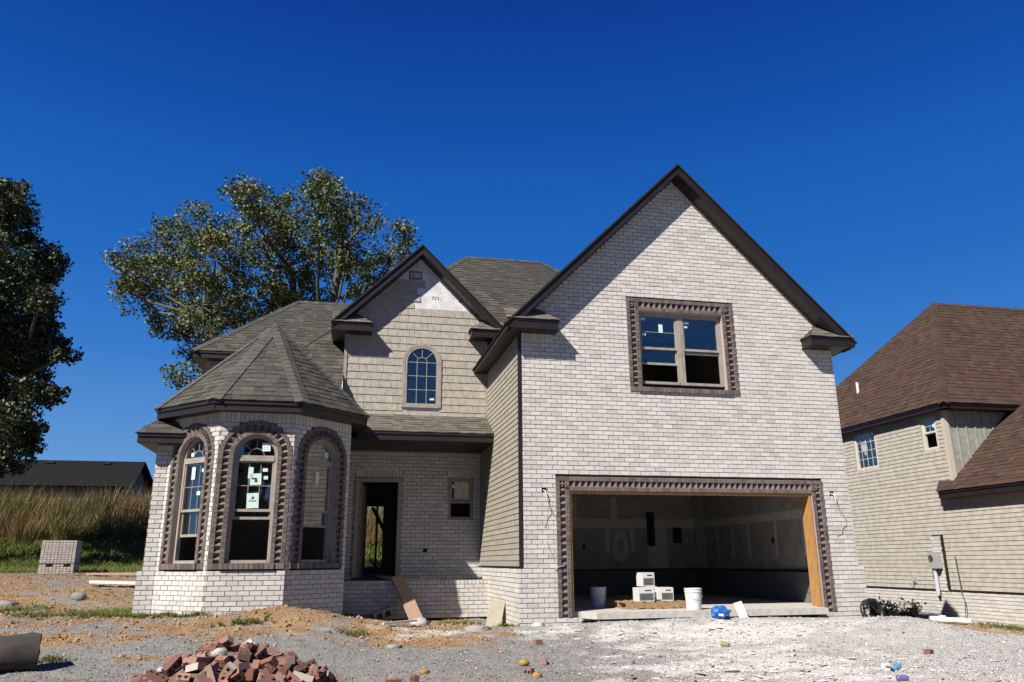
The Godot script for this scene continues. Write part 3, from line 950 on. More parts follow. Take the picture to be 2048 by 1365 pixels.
func make_centre(h: Node3D):
	var X := Vector3.RIGHT
	var Z := Vector3.BACK
	# gable wall: house wrap with shakes nailed over most of it
	var top = func(x): return 8.30 - 0.205 - absf(x - 1.49)
	var wr := MB.new()
	var wx := 1.573
	wr.plate([Vector3(-0.13, 3.7, -3.36), Vector3(wx - 0.385, 3.7, -3.36), Vector3(wx - 0.385, top.call(wx - 0.385), -3.36), Vector3(-0.13, top.call(-0.13), -3.36)], 0.12)
	wr.plate([Vector3(wx + 0.385, 3.7, -3.36), Vector3(3.07, 3.7, -3.36), Vector3(3.07, top.call(3.07), -3.36), Vector3(wx + 0.385, top.call(wx + 0.385), -3.36)], 0.12)
	wr.plate([Vector3(wx - 0.385, 3.7, -3.36), Vector3(wx + 0.385, 3.7, -3.36), Vector3(wx + 0.385, 4.585, -3.36), Vector3(wx - 0.385, 4.585, -3.36)], 0.12)
	var up_ := [Vector3(wx + 0.385, top.call(wx + 0.385), -3.36), Vector3(1.49, top.call(1.49), -3.36), Vector3(wx - 0.385, top.call(wx - 0.385), -3.36)]
	for k in 16:
		var a0 := PI * k / 16.0
		var a1 := PI * (k + 1) / 16.0
		var A0 := Vector3(wx + 0.385 * cos(a0), 5.585 + 0.385 * sin(a0), -3.36)
		var A1 := Vector3(wx + 0.385 * cos(a1), 5.585 + 0.385 * sin(a1), -3.36)
		wr.quad(A1, A0, Vector3(A0.x, top.call(A0.x), -3.36), Vector3(A1.x, top.call(A1.x), -3.36))
	var gw := build(wr, "gable_wall", M.wrap, h)
	var y := 4.298
	var row := 0
	var tops := [1.36, 1.50, 1.42, 1.60]
	while y < 7.55:
		var ex := 0.1712
		var a := maxf(-0.085, 1.49 - (8.10 - y - ex * 0.6))
		var b := minf(3.035, 1.49 + (8.10 - y - ex * 0.6))
		if y > 6.86: b = minf(b, tops[clampi(int((y - 6.86) / ex), 0, 3)])
		if y < 4.80: a = maxf(a, 0.09 - (y - 4.298) * 0.2)
		var holes := []
		if y + ex > 4.58 and y < 5.59: holes.append([1.573 - 0.405, 1.573 + 0.405])
		elif y >= 5.59 and y + ex * 0.3 < 5.985:
			var k := sqrt(maxf(0.0, 0.405 * 0.405 - pow(maxf(0.0, y - 5.59), 2)))
			holes.append([1.573 - k, 1.573 + k])
		var kt := sqrt(maxf(0.0, 0.405 * 0.405 - pow(maxf(0.0, y + ex - 5.59), 2)))   # half width of the opening at the row's top
		for s in cut(a, b, holes):
			var x: float = s[0]
			while x < s[1] - 0.02:
				var w := minf(rng.randf_range(0.11, 0.29), s[1] - x)
				if s[1] - x - w < 0.05: w = s[1] - x
				var mb := MB.new()
				var col := jit(Color(0.335, 0.308, 0.268), 0.05)
				var P = func(px, py, d): return Vector3(px, py, -3.36 + d)
				var l := x + 0.0025
				var r: float = x + w - 0.0025
				var lt := l
				var rt := r
				if y > 5.3 and y < 6.0:
					if absf(x - (1.573 + (holes[0][1] - 1.573 if holes else 9.0))) < 0.001: lt = 1.573 + kt
					if holes and absf(x + w - holes[0][0]) < 0.001: rt = 1.573 - kt
				# a few shallow split lines down each shake
				var m := 1 + int(w / 0.055)
				for q in m:
					var f0 := float(q) / m
					var f1 := float(q + 1) / m
					var d := 0.021 + rng.randf_range(-0.0012, 0.0012)
					mb.quad(P.call(lerpf(l, r, f0) + 0.001, y - 0.006, d), P.call(lerpf(l, r, f1) - 0.001, y - 0.006, d), P.call(lerpf(lt, rt, f1) - 0.001, y + ex, 0.008), P.call(lerpf(lt, rt, f0) + 0.001, y + ex, 0.008), col)
				mb.quad(P.call(l, y - 0.006, 0.001), P.call(r, y - 0.006, 0.001), P.call(r, y - 0.006, 0.020), P.call(l, y - 0.006, 0.020), col)
				mb.quad(P.call(r, y - 0.006, 0.020), P.call(r, y - 0.006, 0.001), P.call(rt, y + ex, 0.001), P.call(rt, y + ex, 0.007), col)
				mb.quad(P.call(l, y - 0.006, 0.001), P.call(l, y - 0.006, 0.020), P.call(lt, y + ex, 0.007), P.call(lt, y + ex, 0.001), col)
				mb.quad(P.call(l, y - 0.006, 0.004), P.call(r, y - 0.006, 0.004), P.call(rt, y + ex, 0.004), P.call(lt, y + ex, 0.004), col)
				build(mb, "shake", M.shake, gw)
				x += w
		y += ex
		row += 1
	var ct := MB.new()
	ct.span(Vector3(-0.155, 3.8, -3.40), Vector3(-0.087, 6.25, -3.325))
	build(ct, "corner_trim", M.vinyl, h)
	var pr := MB.new()
	pr.span(Vector3(1.215, 7.565, -3.3585), Vector3(1.525, 7.775, -3.352))
	build(pr, "panel", M.grey_print, gw)
	words_on(gw, "100", Vector3(1.37, 7.67, -3.3515), 0.125, M.wrap)
	words_on(gw, "721.", Vector3(1.86, 7.135, -3.3595), 0.085, M.print)
	words_on(gw, "W", Vector3(2.43, 7.10, -3.3595), 0.085, M.print)
	# arched fixed window with its flat casing
	window_unit(h, Vector3(1.573, 4.585, -3.325), X, Z, 0.77, 1.4, 1.0, 0.0, 0.0, 3, 3, [[0.24, 0.16, 0.10, 0.045]], null, "round-topped divided window in the shake gable")
	var rm := MB.new()
	room(rm, Vector3(0.2, 4.3, -5.8), Vector3(2.9, 6.6, -3.5))
	build(rm, "room", M.drywall, h)
	var sb := MB.new()
	sb.span(Vector3(-0.13, 3.7, -8.0), Vector3(-0.03, 6.2, -3.49))
	build(sb, "side_wall", M.siding, h)
	# its roof
	var gr := MB.new()
	prism_roof(gr, 1.49, 8.28, 1.93, 0.20, -3.0, -7.5, 6.165)
	var roof := build(gr, "roof", M.fascia, h)
	var gs := MB.new()
	for s in [-1.0, 1.0]:
		var e := Vector3(1.49 + s * 1.955, 8.295 - 1.955, 0)
		var r := Vector3(1.49, 8.295, 0)
		if s < 0: shingle_plane(gs, e + Z * -7.5, e + Z * -2.97, r + Z * -2.97, r + Z * -7.5, GREY_ROOF)
		else: shingle_plane(gs, e + Z * -2.97, e + Z * -7.5, r + Z * -7.5, r + Z * -2.97, GREY_ROOF)
		gs.bar(e + Z * -2.99 - Vector3(0, 0.01, 0), r + Z * -2.99 - Vector3(0, 0.01, 0), 0.05, 0.03, Vector3.UP, Color(0.03, 0.028, 0.026))
	stuff(build(gs, "shingles", M.shingle, roof))
	var ss := MB.new()
	for s in [-1.0, 1.0]:
		for k in 16:
			var t := 0.1 + k * 0.117
			ss.box(Vector3(1.49 + s * t, 8.28 - t - 0.204, -3.18), Vector3(0.07, 0.006, 0.31), Basis(Vector3(0.7071, -0.7071 * s, 0), Vector3(0.7071 * s, 0.7071, 0), Z))
	ss.span(Vector3(-0.44, 6.155, -7.0), Vector3(-0.12, 6.175, -3.36))
	build(ss, "soffit", M.soffit, roof)
	eave_return(h, -0.425, 0.405, 6.155, 6.345, -3.35, -3.0, true)
	eave_return(h, 2.65, 3.40, 6.155, 6.345, -3.35, -3.0, false)
	# ------------------------------------------------ porch
	var pw = lay(Vector3(0, 0, -4.21), X, Z, 9, 44, func(yy):
		var holes := []
		if yy < 3.07: holes.append([0.25, 1.28])
		elif yy < 3.27: holes.append([0.25, 1.29])
		if yy > 2.10 and yy < 3.10: holes.append([2.33, 2.91])
		elif yy >= 3.10 and yy < 3.28: holes.append([2.31, 2.93])
		if yy > 1.44 and yy < 1.50: holes.append([1.78, 1.88])
		return cut(0.08, 3.08, holes), h, "brick_wall", 0.02)
	soldiers(Vector3(0, 0, -4.21), X, Z, 0.25, 1.29, 3.08, 0.19, pw)
	soldiers(Vector3(0, 0, -4.21), X, Z, 2.31, 2.93, 3.10, 0.17, pw)
	soldiers(Vector3(0, 0, -4.2), X, Z, 2.33, 2.91, 2.10, 0.075, pw)
	window_unit(h, Vector3(2.62, 2.18, -4.26), X, Z, 0.56, 0.92, -1.0, 0.44, 0.36, 2, 2, [[-0.16, 0.74, 0.08, 0.08]], null, "small double-hung window beside the front door")
	var lx := MB.new()
	lx.span(Vector3(1.785, 1.445, -4.24), Vector3(1.875, 1.495, -4.215))
	build(lx, "electrical_box", M.dark, h)
	var base = lay(Vector3(0, 0, -3.05), X, Z, 0, 8, func(_y): return [[0.08, 3.03]], h, "brick_wall", 0.07)
	soldiers(Vector3(0, 0, -3.05), X, Z, 0.08, 3.03, 0.802, 0.083, base)
	var fl := MB.new()
	fl.span(Vector3(0.08, 0.80, -4.2), Vector3(3.03, 0.875, -3.08))
	build(fl, "porch_floor", M.concrete, h)
	var pc := MB.new()
	pc.span(Vector3(0.08, 3.68, -4.35), Vector3(3.05, 3.70, -2.52))
	for k in 26: pc.span(Vector3(0.1 + k * 0.115, 3.674, -4.2), Vector3(0.18 + k * 0.115, 3.682, -2.53))
	build(pc, "soffit", M.soffit, h)
	# front door, open inwards
	var d := part("door", h)
	var fr := MB.new()
	fr.span(Vector3(0.25, 0.93, -4.34), Vector3(0.345, 3.07, -4.16))
	fr.span(Vector3(1.19, 0.93, -4.34), Vector3(1.28, 3.07, -4.16))
	fr.span(Vector3(0.345, 2.985, -4.34), Vector3(1.19, 3.07, -4.16))
	build(fr, "door_frame", pmat(lin(0.25, 0.215, 0.165), 0.6), d)
	var th := MB.new()
	th.span(Vector3(0.25, 0.876, -4.36), Vector3(1.28, 0.93, -4.15))
	build(th, "threshold", M.dark, d)
	var lf := MB.new()
	var dir := Vector3(0.16, 0, -0.987).normalized()
	var side := Vector3(0.987, 0, 0.16)
	var bs := Basis(dir, Vector3.UP, dir.cross(Vector3.UP))
	lf.box(Vector3(0.37, 1.955, -4.33) + dir * 0.43, Vector3(0.86, 2.04, 0.044), bs)
	for yy in [1.35, 2.35]:
		for s in [0.22, 0.64]: lf.box(Vector3(0.37, yy, -4.33) + dir * s + side * 0.023, Vector3(0.30, 0.75 if yy > 2 else 0.6, 0.008), bs)
	build(lf, "door_leaf", pmat(lin(0.20, 0.175, 0.135), 0.55), d)
	var hg := MB.new()
	for yy in [1.15, 1.95, 2.75]: hg.span(Vector3(0.343, yy, -4.345), Vector3(0.362, yy + 0.1, -4.30))
	build(hg, "hinge", M.dark, d)
	# hall behind the door with a bare opening at its far end
	var hm := MB.new()
	hm.quad(Vector3(-0.05, 0.9, -4.38), Vector3(3.0, 0.9, -4.38), Vector3(3.0, 0.9, -11), Vector3(-0.05, 0.9, -11))
	hm.quad(Vector3(-0.05, 3.6, -11), Vector3(3.0, 3.6, -11), Vector3(3.0, 3.6, -4.38), Vector3(-0.05, 3.6, -4.38))
	hm.quad(Vector3(-0.05, 0.9, -4.38), Vector3(-0.05, 0.9, -11), Vector3(-0.05, 3.6, -11), Vector3(-0.05, 3.6, -4.38))
	hm.quad(Vector3(3.0, 0.9, -11), Vector3(3.0, 0.9, -4.38), Vector3(3.0, 3.6, -4.38), Vector3(3.0, 3.6, -11))
	strip(hm, Vector3(0, 0, -11), X, Z, -0.05, 0.72, 0.9, 3.6, 0.0)
	strip(hm, Vector3(0, 0, -11), X, Z, 1.22, 3.0, 0.9, 3.6, 0.0)
	strip(hm, Vector3(0, 0, -11), X, Z, 0.72, 1.22, 2.9, 3.6, 0.0)
	strip(hm, Vector3(0, 0, -11), X, Z, 0.72, 1.22, 0.9, 1.1, 0.0)
	build(hm, "room", M.drywall, h)
	var st := MB.new()
	st.span(Vector3(0.97, 0.9, -10.2), Vector3(1.03, 3.6, -10.1))
	st.bar(Vector3(0.75, 2.6, -7.0), Vector3(1.6, 0.92, -6.2), 0.09, 0.05)
	build(st, "stud", M.lumber, h)

func words_on(parent: Node3D, text: String, at: Vector3, size: float, mat: Material):
	var t := TextMesh.new()
	var f := SystemFont.new()
	f.font_names = PackedStringArray(["Droid Sans"])
	f.font_weight = 700
	t.font = f
	t.text = text
	t.font_size = 32
	t.pixel_size = size / 24.0
	t.depth = 0.0012
	var o := MeshInstance3D.new()
	o.mesh = t
	o.material_override = mat
	o.name = uname(parent, "lettering")
	parent.add_child(o, true)
	o.position = at

func make_roofs(h: Node3D):
	var roof := part("roof", h)
	var sh := MB.new()
	var fa := MB.new()
	var so := MB.new()
	# turret
	var ap := Vector3(-1.555, 5.98, -2.33)
	var e := [Vector3(-3.488, 4.0, -2.9), Vector3(-3.488, 4.0, -1.574), Vector3(-2.314, 4.0, -0.40), Vector3(-0.796, 4.0, -0.40), Vector3(0.378, 4.0, -1.574), Vector3(0.378, 4.0, -2.9)]
	for k in 5: shingle_plane(sh, e[k], e[k + 1], ap, ap, GREY_ROOF, k > 0 and k < 4)
	for k in range(1, 5):
		var n1: Vector3 = (e[k] - e[k - 1]).cross(ap - e[k - 1]).normalized()
		var n2: Vector3 = (e[k + 1] - e[k]).cross(ap - e[k]).normalized()
		cap_line(sh, e[k], e[k].lerp(ap, 0.95), n1, n2, [Color(0.086, 0.083, 0.075), Color(0.096, 0.092, 0.083), Color(0.078, 0.075, 0.068), Color(0.090, 0.087, 0.078)], 0.15)
	for k in 5: sh.tri(e[k].lerp(ap, 0.94) + Vector3(0, 0.045, 0), e[k + 1].lerp(ap, 0.94) + Vector3(0, 0.045, 0), ap + Vector3(0, 0.06, 0), Color(0.084, 0.081, 0.073))
	for k in 5:
		var a: Vector3 = e[k] + Vector3(0, -0.03, 0)
		var b: Vector3 = e[k + 1] + Vector3(0, -0.03, 0)
		var nn: Vector3 = (b - a).cross(Vector3.UP).normalized()
		fa.bar(a - nn * 0.038 + Vector3(0, 0.008, 0), b - nn * 0.038 + Vector3(0, 0.008, 0), 0.04, 0.09)      # drip board
		fa.bar(a - nn * 0.06 + Vector3(0, -0.092, 0), b - nn * 0.06 + Vector3(0, -0.092, 0), 0.03, 0.115)
	so.plate([Vector3(-3.43, 3.842, -2.9), Vector3(-3.43, 3.842, -1.60), Vector3(-2.29, 3.842, -0.46), Vector3(-0.82, 3.842, -0.46), Vector3(0.32, 3.842, -1.60), Vector3(0.32, 3.842, -2.9)], 0.012)
	# wing left of the bay
	shingle_plane(sh, Vector3(-3.74, 3.53, -1.37), Vector3(-2.4, 3.53, -1.37), Vector3(-2.4, 4.75, -2.59), Vector3(-2.52, 4.75, -2.59), GREY_ROOF)
	fa.bar(Vector3(-3.70, 3.50, -1.41), Vector3(-2.4, 3.50, -1.41), 0.04, 0.05)
	fa.bar(Vector3(-3.70, 3.42, -1.43), Vector3(-2.4, 3.42, -1.43), 0.03, 0.12)
	fa.bar(Vector3(-3.68, 3.43, -1.43), Vector3(-3.68, 3.43, -8.0), 0.03, 0.14)
	so.span(Vector3(-3.69, 3.352, -8.0), Vector3(-2.4, 3.366, -1.42))
	shingle_plane(sh, Vector3(-3.74, 3.53, -8.0), Vector3(-3.74, 3.53, -1.37), Vector3(-2.52, 4.75, -2.59), Vector3(-2.52, 4.75, -8.0), GREY_ROOF)
	# front slope over the hall, with its hip
	var hip0 := Vector3(-1.19, 5.98, -4.0)
	var hd := Vector3(1, 1.1, -1)
	var ha := hip0 - hd * 2.0
	var hb := hip0 + hd * 1.02
	shingle_plane(sh, ha, Vector3(-0.16, ha.y, ha.z), Vector3(-0.16, hb.y, hb.z), hb, GREY_ROOF, true)
	cap_line(sh, ha, hb, Vector3(0, 0.67, 0.74), Vector3(-0.74, 0.67, 0), GREY_ROOF)
	# upper hip roof at the back left
	var E := Vector3(-3.854, 6.32, -6.0)
	var R := Vector3(-1.565, 8.507, -8.289)
	shingle_plane(sh, E, Vector3(3.4, 6.32, -6.0), Vector3(3.4, 8.507, -8.289), R, GREY_ROOF)
	shingle_plane(sh, Vector3(-3.854, 6.32, -11), E, R, R, GREY_ROOF)
	cap_line(sh, E, R, Vector3(0, 0.7, 0.7), Vector3(-0.7, 0.7, 0), GREY_ROOF)
	cap_line(sh, R, Vector3(3.4, 8.507, -8.289), Vector3(0, 0.7, 0.7), Vector3(0, 0.7, -0.7), GREY_ROOF)
	fa.bar(E + Vector3(0.03, -0.03, -0.03), Vector3(0.5, 6.29, -6.03), 0.04, 0.05)
	fa.bar(E + Vector3(0.05, -0.11, -0.05), Vector3(0.5, 6.21, -6.05), 0.03, 0.13)
	fa.bar(E + Vector3(0.05, -0.11, -0.05), E + Vector3(0.05, -0.11, -4.0), 0.03, 0.13)
	so.span(Vector3(-3.82, 6.14, -10), Vector3(0.5, 6.155, -6.04))
	var uw := MB.new()
	uw.span(Vector3(-3.50, 4.2, -10), Vector3(0.0, 6.15, -6.32))
	var up := build(uw, "upper_wall", M.siding, h)
	lap_siding(Vector3(-3.42, 0, -6.32), Vector3.RIGHT, Vector3.BACK, 4.6, 6.14, 0.1016, func(_y): return [[0.0, 2.6]], Color(0.282, 0.262, 0.222), up)
	var ct := MB.new()
	ct.span(Vector3(-3.53, 4.3, -6.34), Vector3(-3.43, 6.14, -6.29))
	build(ct, "corner_trim", M.vinyl, h)
	# highest hip roof behind
	var r0 := Vector3(3.10, 9.73, -7.0)
	var r1 := Vector3(5.335, 9.745, -7.0)
	shingle_plane(sh, Vector3(-0.30, 6.33, -3.60), Vector3(8.73, 6.33, -3.60), r1, r0, GREY_ROOF)
	shingle_plane(sh, Vector3(-0.30, 6.33, -10.4), Vector3(-0.30, 6.33, -3.60), r0, r0, GREY_ROOF)
	cap_line(sh, r0, r1, Vector3(0, 0.7, 0.7), Vector3(0, 0.7, -0.7), GREY_ROOF)
	cap_line(sh, r0 - Vector3(3, 3, -3), r0, Vector3(0, 0.7, 0.7), Vector3(-0.7, 0.7, 0), GREY_ROOF)
	cap_line(sh, r1 + Vector3(2, -2, 2), r1, Vector3(0, 0.7, 0.7), Vector3(0.7, 0.7, 0), GREY_ROOF)
	# porch roof
	shingle_plane(sh, Vector3(0.2, 3.86, -2.47), Vector3(3.05, 3.86, -2.47), Vector3(3.05, 4.36, -3.34), Vector3(-0.1, 4.36, -3.34), [Color(0.112, 0.099, 0.085), Color(0.135, 0.12, 0.102), Color(0.10, 0.09, 0.078), Color(0.124, 0.113, 0.098)], true)
	fa.bar(Vector3(0.2, 3.832, -2.50), Vector3(3.055, 3.832, -2.50), 0.04, 0.045)
	fa.bar(Vector3(0.2, 3.75, -2.52), Vector3(3.055, 3.75, -2.52), 0.03, 0.13)
	finish_shingles(h, roof, 300, sh)
	stuff(build(sh, "shingles", M.shingle, roof))
	build(fa, "fascia", M.fascia, roof)
	build(so, "soffit", M.soffit, roof)

func make_wires(h: Node3D):
	for b in [[3.497, 2.47, -1.0], [9.266, 2.474, 1.0]]:
		var x: float = b[0]
		var y: float = b[1]
		var s: float = b[2]
		var p := part("light_box", h)
		var mb := MB.new()
		mb.span(Vector3(x - 0.038, y - 0.034, -0.05), Vector3(x + 0.038, y + 0.034, -0.018))
		build(mb, "box", M.black_plastic, p)
		var wh := MB.new()
		wh.tube([Vector3(x, y, -0.02), Vector3(x + 0.01, y - 0.02, 0.05), Vector3(x + 0.03, y - 0.09, 0.06), Vector3(x + 0.045, y - 0.18, 0.035)], 0.012, 0.008, 6)
		build(wh, "cable", M.white_plastic, p)
		var bk := MB.new()
		if s < 0:
			bk.tube([Vector3(x + 0.045, y - 0.16, 0.035), Vector3(x + 0.10, y - 0.30, 0.03), Vector3(x + 0.17, y - 0.43, 0.025), Vector3(x + 0.30, y - 0.56, 0.035)], 0.004, 0.004, 5)
			bk.tube([Vector3(x + 0.05, y - 0.18, 0.04), Vector3(x + 0.09, y - 0.34, 0.04), Vector3(x + 0.02, y - 0.47, 0.035), Vector3(x - 0.02, y - 0.62, 0.03)], 0.006, 0.005, 5)
			bk.tube([Vector3(x + 0.02, y - 0.85, 0.02), Vector3(x + 0.07, y - 1.0, 0.02), Vector3(x + 0.17, y - 1.2, 0.02)], 0.003, 0.003, 5)
			bk.tube([Vector3(x + 0.17, y - 1.36, 0.02), Vector3(x + 0.25, y - 1.31, 0.03), Vector3(x + 0.34, y - 1.30, 0.03)], 0.008, 0.008, 5)
		else:
			bk.tube([Vector3(x + 0.05, y - 0.18, 0.03), Vector3(x + 0.12, y - 0.33, 0.035), Vector3(x + 0.22, y - 0.47, 0.03), Vector3(x + 0.21, y - 0.56, 0.03), Vector3(x + 0.12, y - 0.62, 0.03), Vector3(x + 0.09, y - 0.73, 0.03), Vector3(x - 0.02, y - 0.76, 0.03)], 0.006, 0.005, 5)
		build(bk, "wire", M.grey_metal, p)

# ---------------------------------------------------------------- the neighbouring house
func make_neighbour():
	var h := thing("sided_house", "tan lap-sided house with brown shingle roof next to the garage", "house", Vector3(0.70, 0.08, -0.78))
	var X := Vector3.RIGHT
	var Z := Vector3.BACK
	var T0 := Color(0.350, 0.328, 0.285)
	lay(Vector3(14.05, 0, -9.0), Z, Vector3.LEFT, -6, 3, func(_y): return [[0.0, 14.0]], h)
	# brick chase that carries the meter
	lay(Vector3(14.02, 0, -9.0), Z, Vector3.LEFT, 3, 19, func(_y): return [[5.74, 6.05]], h, "brick_wall", 0.1, 0.0)
	var wb := MB.new()
	wb.span(Vector3(14.112, 0.39, -10.5), Vector3(14.25, 2.9, 5.0))
	wb.span(Vector3(14.112, 2.9, -10.5), Vector3(14.25, 4.9, -5.92))
	wb.span(Vector3(14.112, 2.9, -5.92), Vector3(14.25, 3.66, -2.3))
	wb.span(Vector3(14.112, 3.66, -4.92), Vector3(14.25, 4.9, -3.10))
	wb.span(Vector3(14.112, 3.66, -2.55), Vector3(14.25, 4.9, -2.3))
	wb.span(Vector3(14.112, 4.74, -5.92), Vector3(14.25, 4.9, -4.92))
	wb.span(Vector3(14.112, 4.72, -3.10), Vector3(14.25, 4.9, -2.55))
	wb.span(Vector3(14.112, 3.66, -3.10), Vector3(14.25, 3.86, -2.55))
	var sw := build(wb, "side_wall", M.drywall, h)
	lap_siding(Vector3(14.1, 0, -10.5), Z, Vector3.LEFT, 0.43, 4.92, 0.1016, func(y):
		var holes := []
		if y > 3.66 and y < 4.74: holes.append([4.58, 5.58])
		if y > 3.86 and y < 4.72: holes.append([7.40, 7.95])
		if y < 1.70: holes.append([7.20, 7.60])
		return cut(0.0, 8.20 if y > 2.95 else 15.0, holes), T0, sw)
	var st := MB.new()
	st.span(Vector3(14.03, 0.395, -10.5), Vector3(14.12, 0.43, -3.28))
	st.span(Vector3(14.03, 0.395, -2.92), Vector3(14.12, 0.43, 4.5))
	st.span(Vector3(14.04, 0.42, -2.945), Vector3(14.10, 1.72, -2.905))
	build(st, "trim", M.fascia, h)
	# front of the upper floor: boards and battens
	var fb := MB.new()
	fb.span(Vector3(14.12, 2.7, -2.36), Vector3(20, 4.95, -2.26))
	var fw := build(fb, "front_wall", pmat(lin(0.24, 0.25, 0.215), 0.6, "soft", 1.4), h)
	var one := MB.new()
	one.span(Vector3(-0.021, 2.7, 0.0), Vector3(0.021, 4.93, 0.022))
	var bm := one.mesh()
	for k in 16:
		var b := put(bm, "batten", pmat(lin(0.25, 0.258, 0.225), 0.6, "soft", 1.4) if k == 0 else M.batten, fw)
		if k == 0: M.batten = b.material_override
		b.position = Vector3(14.44 + k * 0.27, 0, -2.259)
	var cn := MB.new()
	cn.span(Vector3(14.07, 2.7, -2.33), Vector3(14.12, 4.9, -2.23))
	cn.span(Vector3(14.12, 2.7, -2.26), Vector3(14.20, 4.9, -2.225))
	build(cn, "corner_trim", pmat(lin(0.37, 0.34, 0.285), 0.5), h)
	# windows: white frames, room behind
	M.white_vinyl = pmat(lin(0.45, 0.435, 0.39), 0.5)
	window_unit(h, Vector3(14.11, 3.68, -5.42), Z, Vector3.LEFT, 0.96, 1.06, -1.0, 0.0, 0.0, 4, 4, [[0.30, 0.88, 0.12, 0.07]], M.white_vinyl, "large gridded window with a white scrap in it")
	window_unit(h, Vector3(14.11, 3.88, -2.825), Z, Vector3.LEFT, 0.52, 0.84, -1.0, 0.44, 0.40, 2, 2, [[0.15, 0.6, 0.1, 0.1]], M.white_vinyl, "small window with its lower sash raised")
	var pp := MB.new()
	pp.plate([Vector3(14.16, 4.35, -5.70), Vector3(14.16, 4.05, -5.52), Vector3(14.16, 4.28, -5.40), Vector3(14.16, 4.5, -5.45), Vector3(14.16, 4.48, -5.58)], 0.004)
	build(pp, "paper", M.paper, h)
	var rm := MB.new()
	rm.quad(Vector3(17, 2.9, -2.4), Vector3(17, 2.9, -8), Vector3(17, 4.9, -8), Vector3(17, 4.9, -2.4))
	rm.quad(Vector3(14.2, 2.9, -8), Vector3(17, 2.9, -8), Vector3(17, 2.9, -2.4), Vector3(14.2, 2.9, -2.4))
	rm.quad(Vector3(14.2, 4.9, -2.4), Vector3(17, 4.9, -2.4), Vector3(17, 4.9, -8), Vector3(14.2, 4.9, -8))
	rm.quad(Vector3(14.2, 2.9, -8), Vector3(14.2, 4.9, -8), Vector3(17, 4.9, -8), Vector3(17, 2.9, -8))
	rm.quad(Vector3(14.2, 2.9, -2.4), Vector3(17, 2.9, -2.4), Vector3(17, 4.9, -2.4), Vector3(14.2, 4.9, -2.4))
	build(rm, "room", M.drywall, h)
	# roofs
	var roof := part("roof", h)
	var sh := MB.new()
	var fa := MB.new()
	var so := MB.new()
	var ap := Vector3(16.33, 8.56, -4.45)
	shingle_plane(sh, Vector3(13.85, 4.94, -10.5), Vector3(13.85, 4.94, -1.91), ap, ap, BROWN_ROOF, false)
	shingle_plane(sh, Vector3(13.85, 4.94, -1.91), Vector3(22, 4.94, -1.91), Vector3(22, 8.56, -4.45), ap, BROWN_ROOF)
	cap_line(sh, Vector3(13.85, 4.94, -1.91), ap, Vector3(-0.8, 0.6, 0), Vector3(0, 0.6, 0.8), BROWN_ROOF)
	cap_line(sh, ap, Vector3(22, 8.56, -4.45), Vector3(0, 0.6, 0.8), Vector3(0, 0.6, -0.8), BROWN_ROOF)
	shingle_plane(sh, Vector3(13.80, 2.78, -2.56), Vector3(13.80, 2.78, 5.0), Vector3(20, 8.39, 5.0), Vector3(20, 8.39, -6.6), BROWN_ROOF)
	shingle_plane(sh, Vector3(22, 4.94, -10.5), Vector3(13.85, 4.94, -10.5), ap, Vector3(22, 8.56, -4.45), BROWN_ROOF)
	fa.bar(Vector3(13.89, 4.915, -10.5), Vector3(13.89, 4.915, -1.95), 0.04, 0.05)
	fa.bar(Vector3(13.91, 4.85, -10.5), Vector3(13.91, 4.85, -1.97), 0.03, 0.10)
	fa.bar(Vector3(13.89, 4.915, -1.95), Vector3(20, 4.915, -1.95), 0.04, 0.05)
	fa.bar(Vector3(13.91, 4.85, -1.97), Vector3(20, 4.85, -1.97), 0.03, 0.10)
	so.span(Vector3(13.92, 4.80, -10.5), Vector3(14.13, 4.812, -1.98))
	so.span(Vector3(13.92, 4.80, -2.25), Vector3(20, 4.8125, -1.98))
	fa.bar(Vector3(13.84, 2.755, -2.54), Vector3(13.84, 2.755, 5.0), 0.04, 0.05)
	fa.bar(Vector3(13.86, 2.67, -2.54), Vector3(13.86, 2.67, 5.0), 0.03, 0.14)
	fa.bar(Vector3(13.86, 2.67, -2.55), Vector3(14.1, 2.68, -2.55), 0.03, 0.14)
	so.span(Vector3(13.87, 2.60, -2.55), Vector3(14.12, 2.612, 5.0))
	stuff(build(sh, "shingles", M.shingle, roof))
	build(fa, "fascia", M.fascia, roof)
	build(so, "soffit", M.soffit, roof)
	var vp := MB.new()
	vp.tube([Vector3(14.66, 6.0, -6.15), Vector3(14.66, 6.42, -6.15)], 0.045, 0.045, 12)
	build(vp, "vent_pipe", M.white_plastic, roof)
	# meter socket with conduit, hose bib, cable and stub of downspout
	var mt := part("meter_box", h)
	var mx := MB.new()
	mx.span(Vector3(13.86, 0.93, -3.27), Vector3(14.01, 1.33, -2.98))
	build(mx, "cover", M.grey_metal, mt)
	var ho := MB.new()
	ho.lathe(Vector3(13.858, 1.17, -3.17), [Vector2(0.0, 0.0), Vector2(0.065, 0.002), Vector2(0.08, 0.012), Vector2(0.085, 0.0)], 20, Color.WHITE, Basis(Vector3.UP, Vector3.LEFT, Vector3.BACK))
	build(ho, "socket", pmat(lin(0.07, 0.035, 0.02), 0.6), mt)
	var cd := MB.new()
	cd.tube([Vector3(13.95, 0.93, -3.19), Vector3(13.95, 0.40, -3.19)], 0.05, 0.05, 12)
	cd.tube([Vector3(13.95, 0.42, -3.19), Vector3(13.95, 0.28, -3.19)], 0.055, 0.03, 12, Color.WHITE)
	build(cd, "conduit", pmat(lin(0.36, 0.39, 0.44), 0.45), mt)
	var ca := MB.new()
	ca.tube([Vector3(14.04, 1.22, -2.55), Vector3(14.02, 0.9, -2.52), Vector3(14.0, 0.35, -2.47), Vector3(13.97, 0.2, -2.38), Vector3(13.94, 0.05, -2.36), Vector3(13.93, -0.2, -2.40)], 0.014, 0.01, 6)
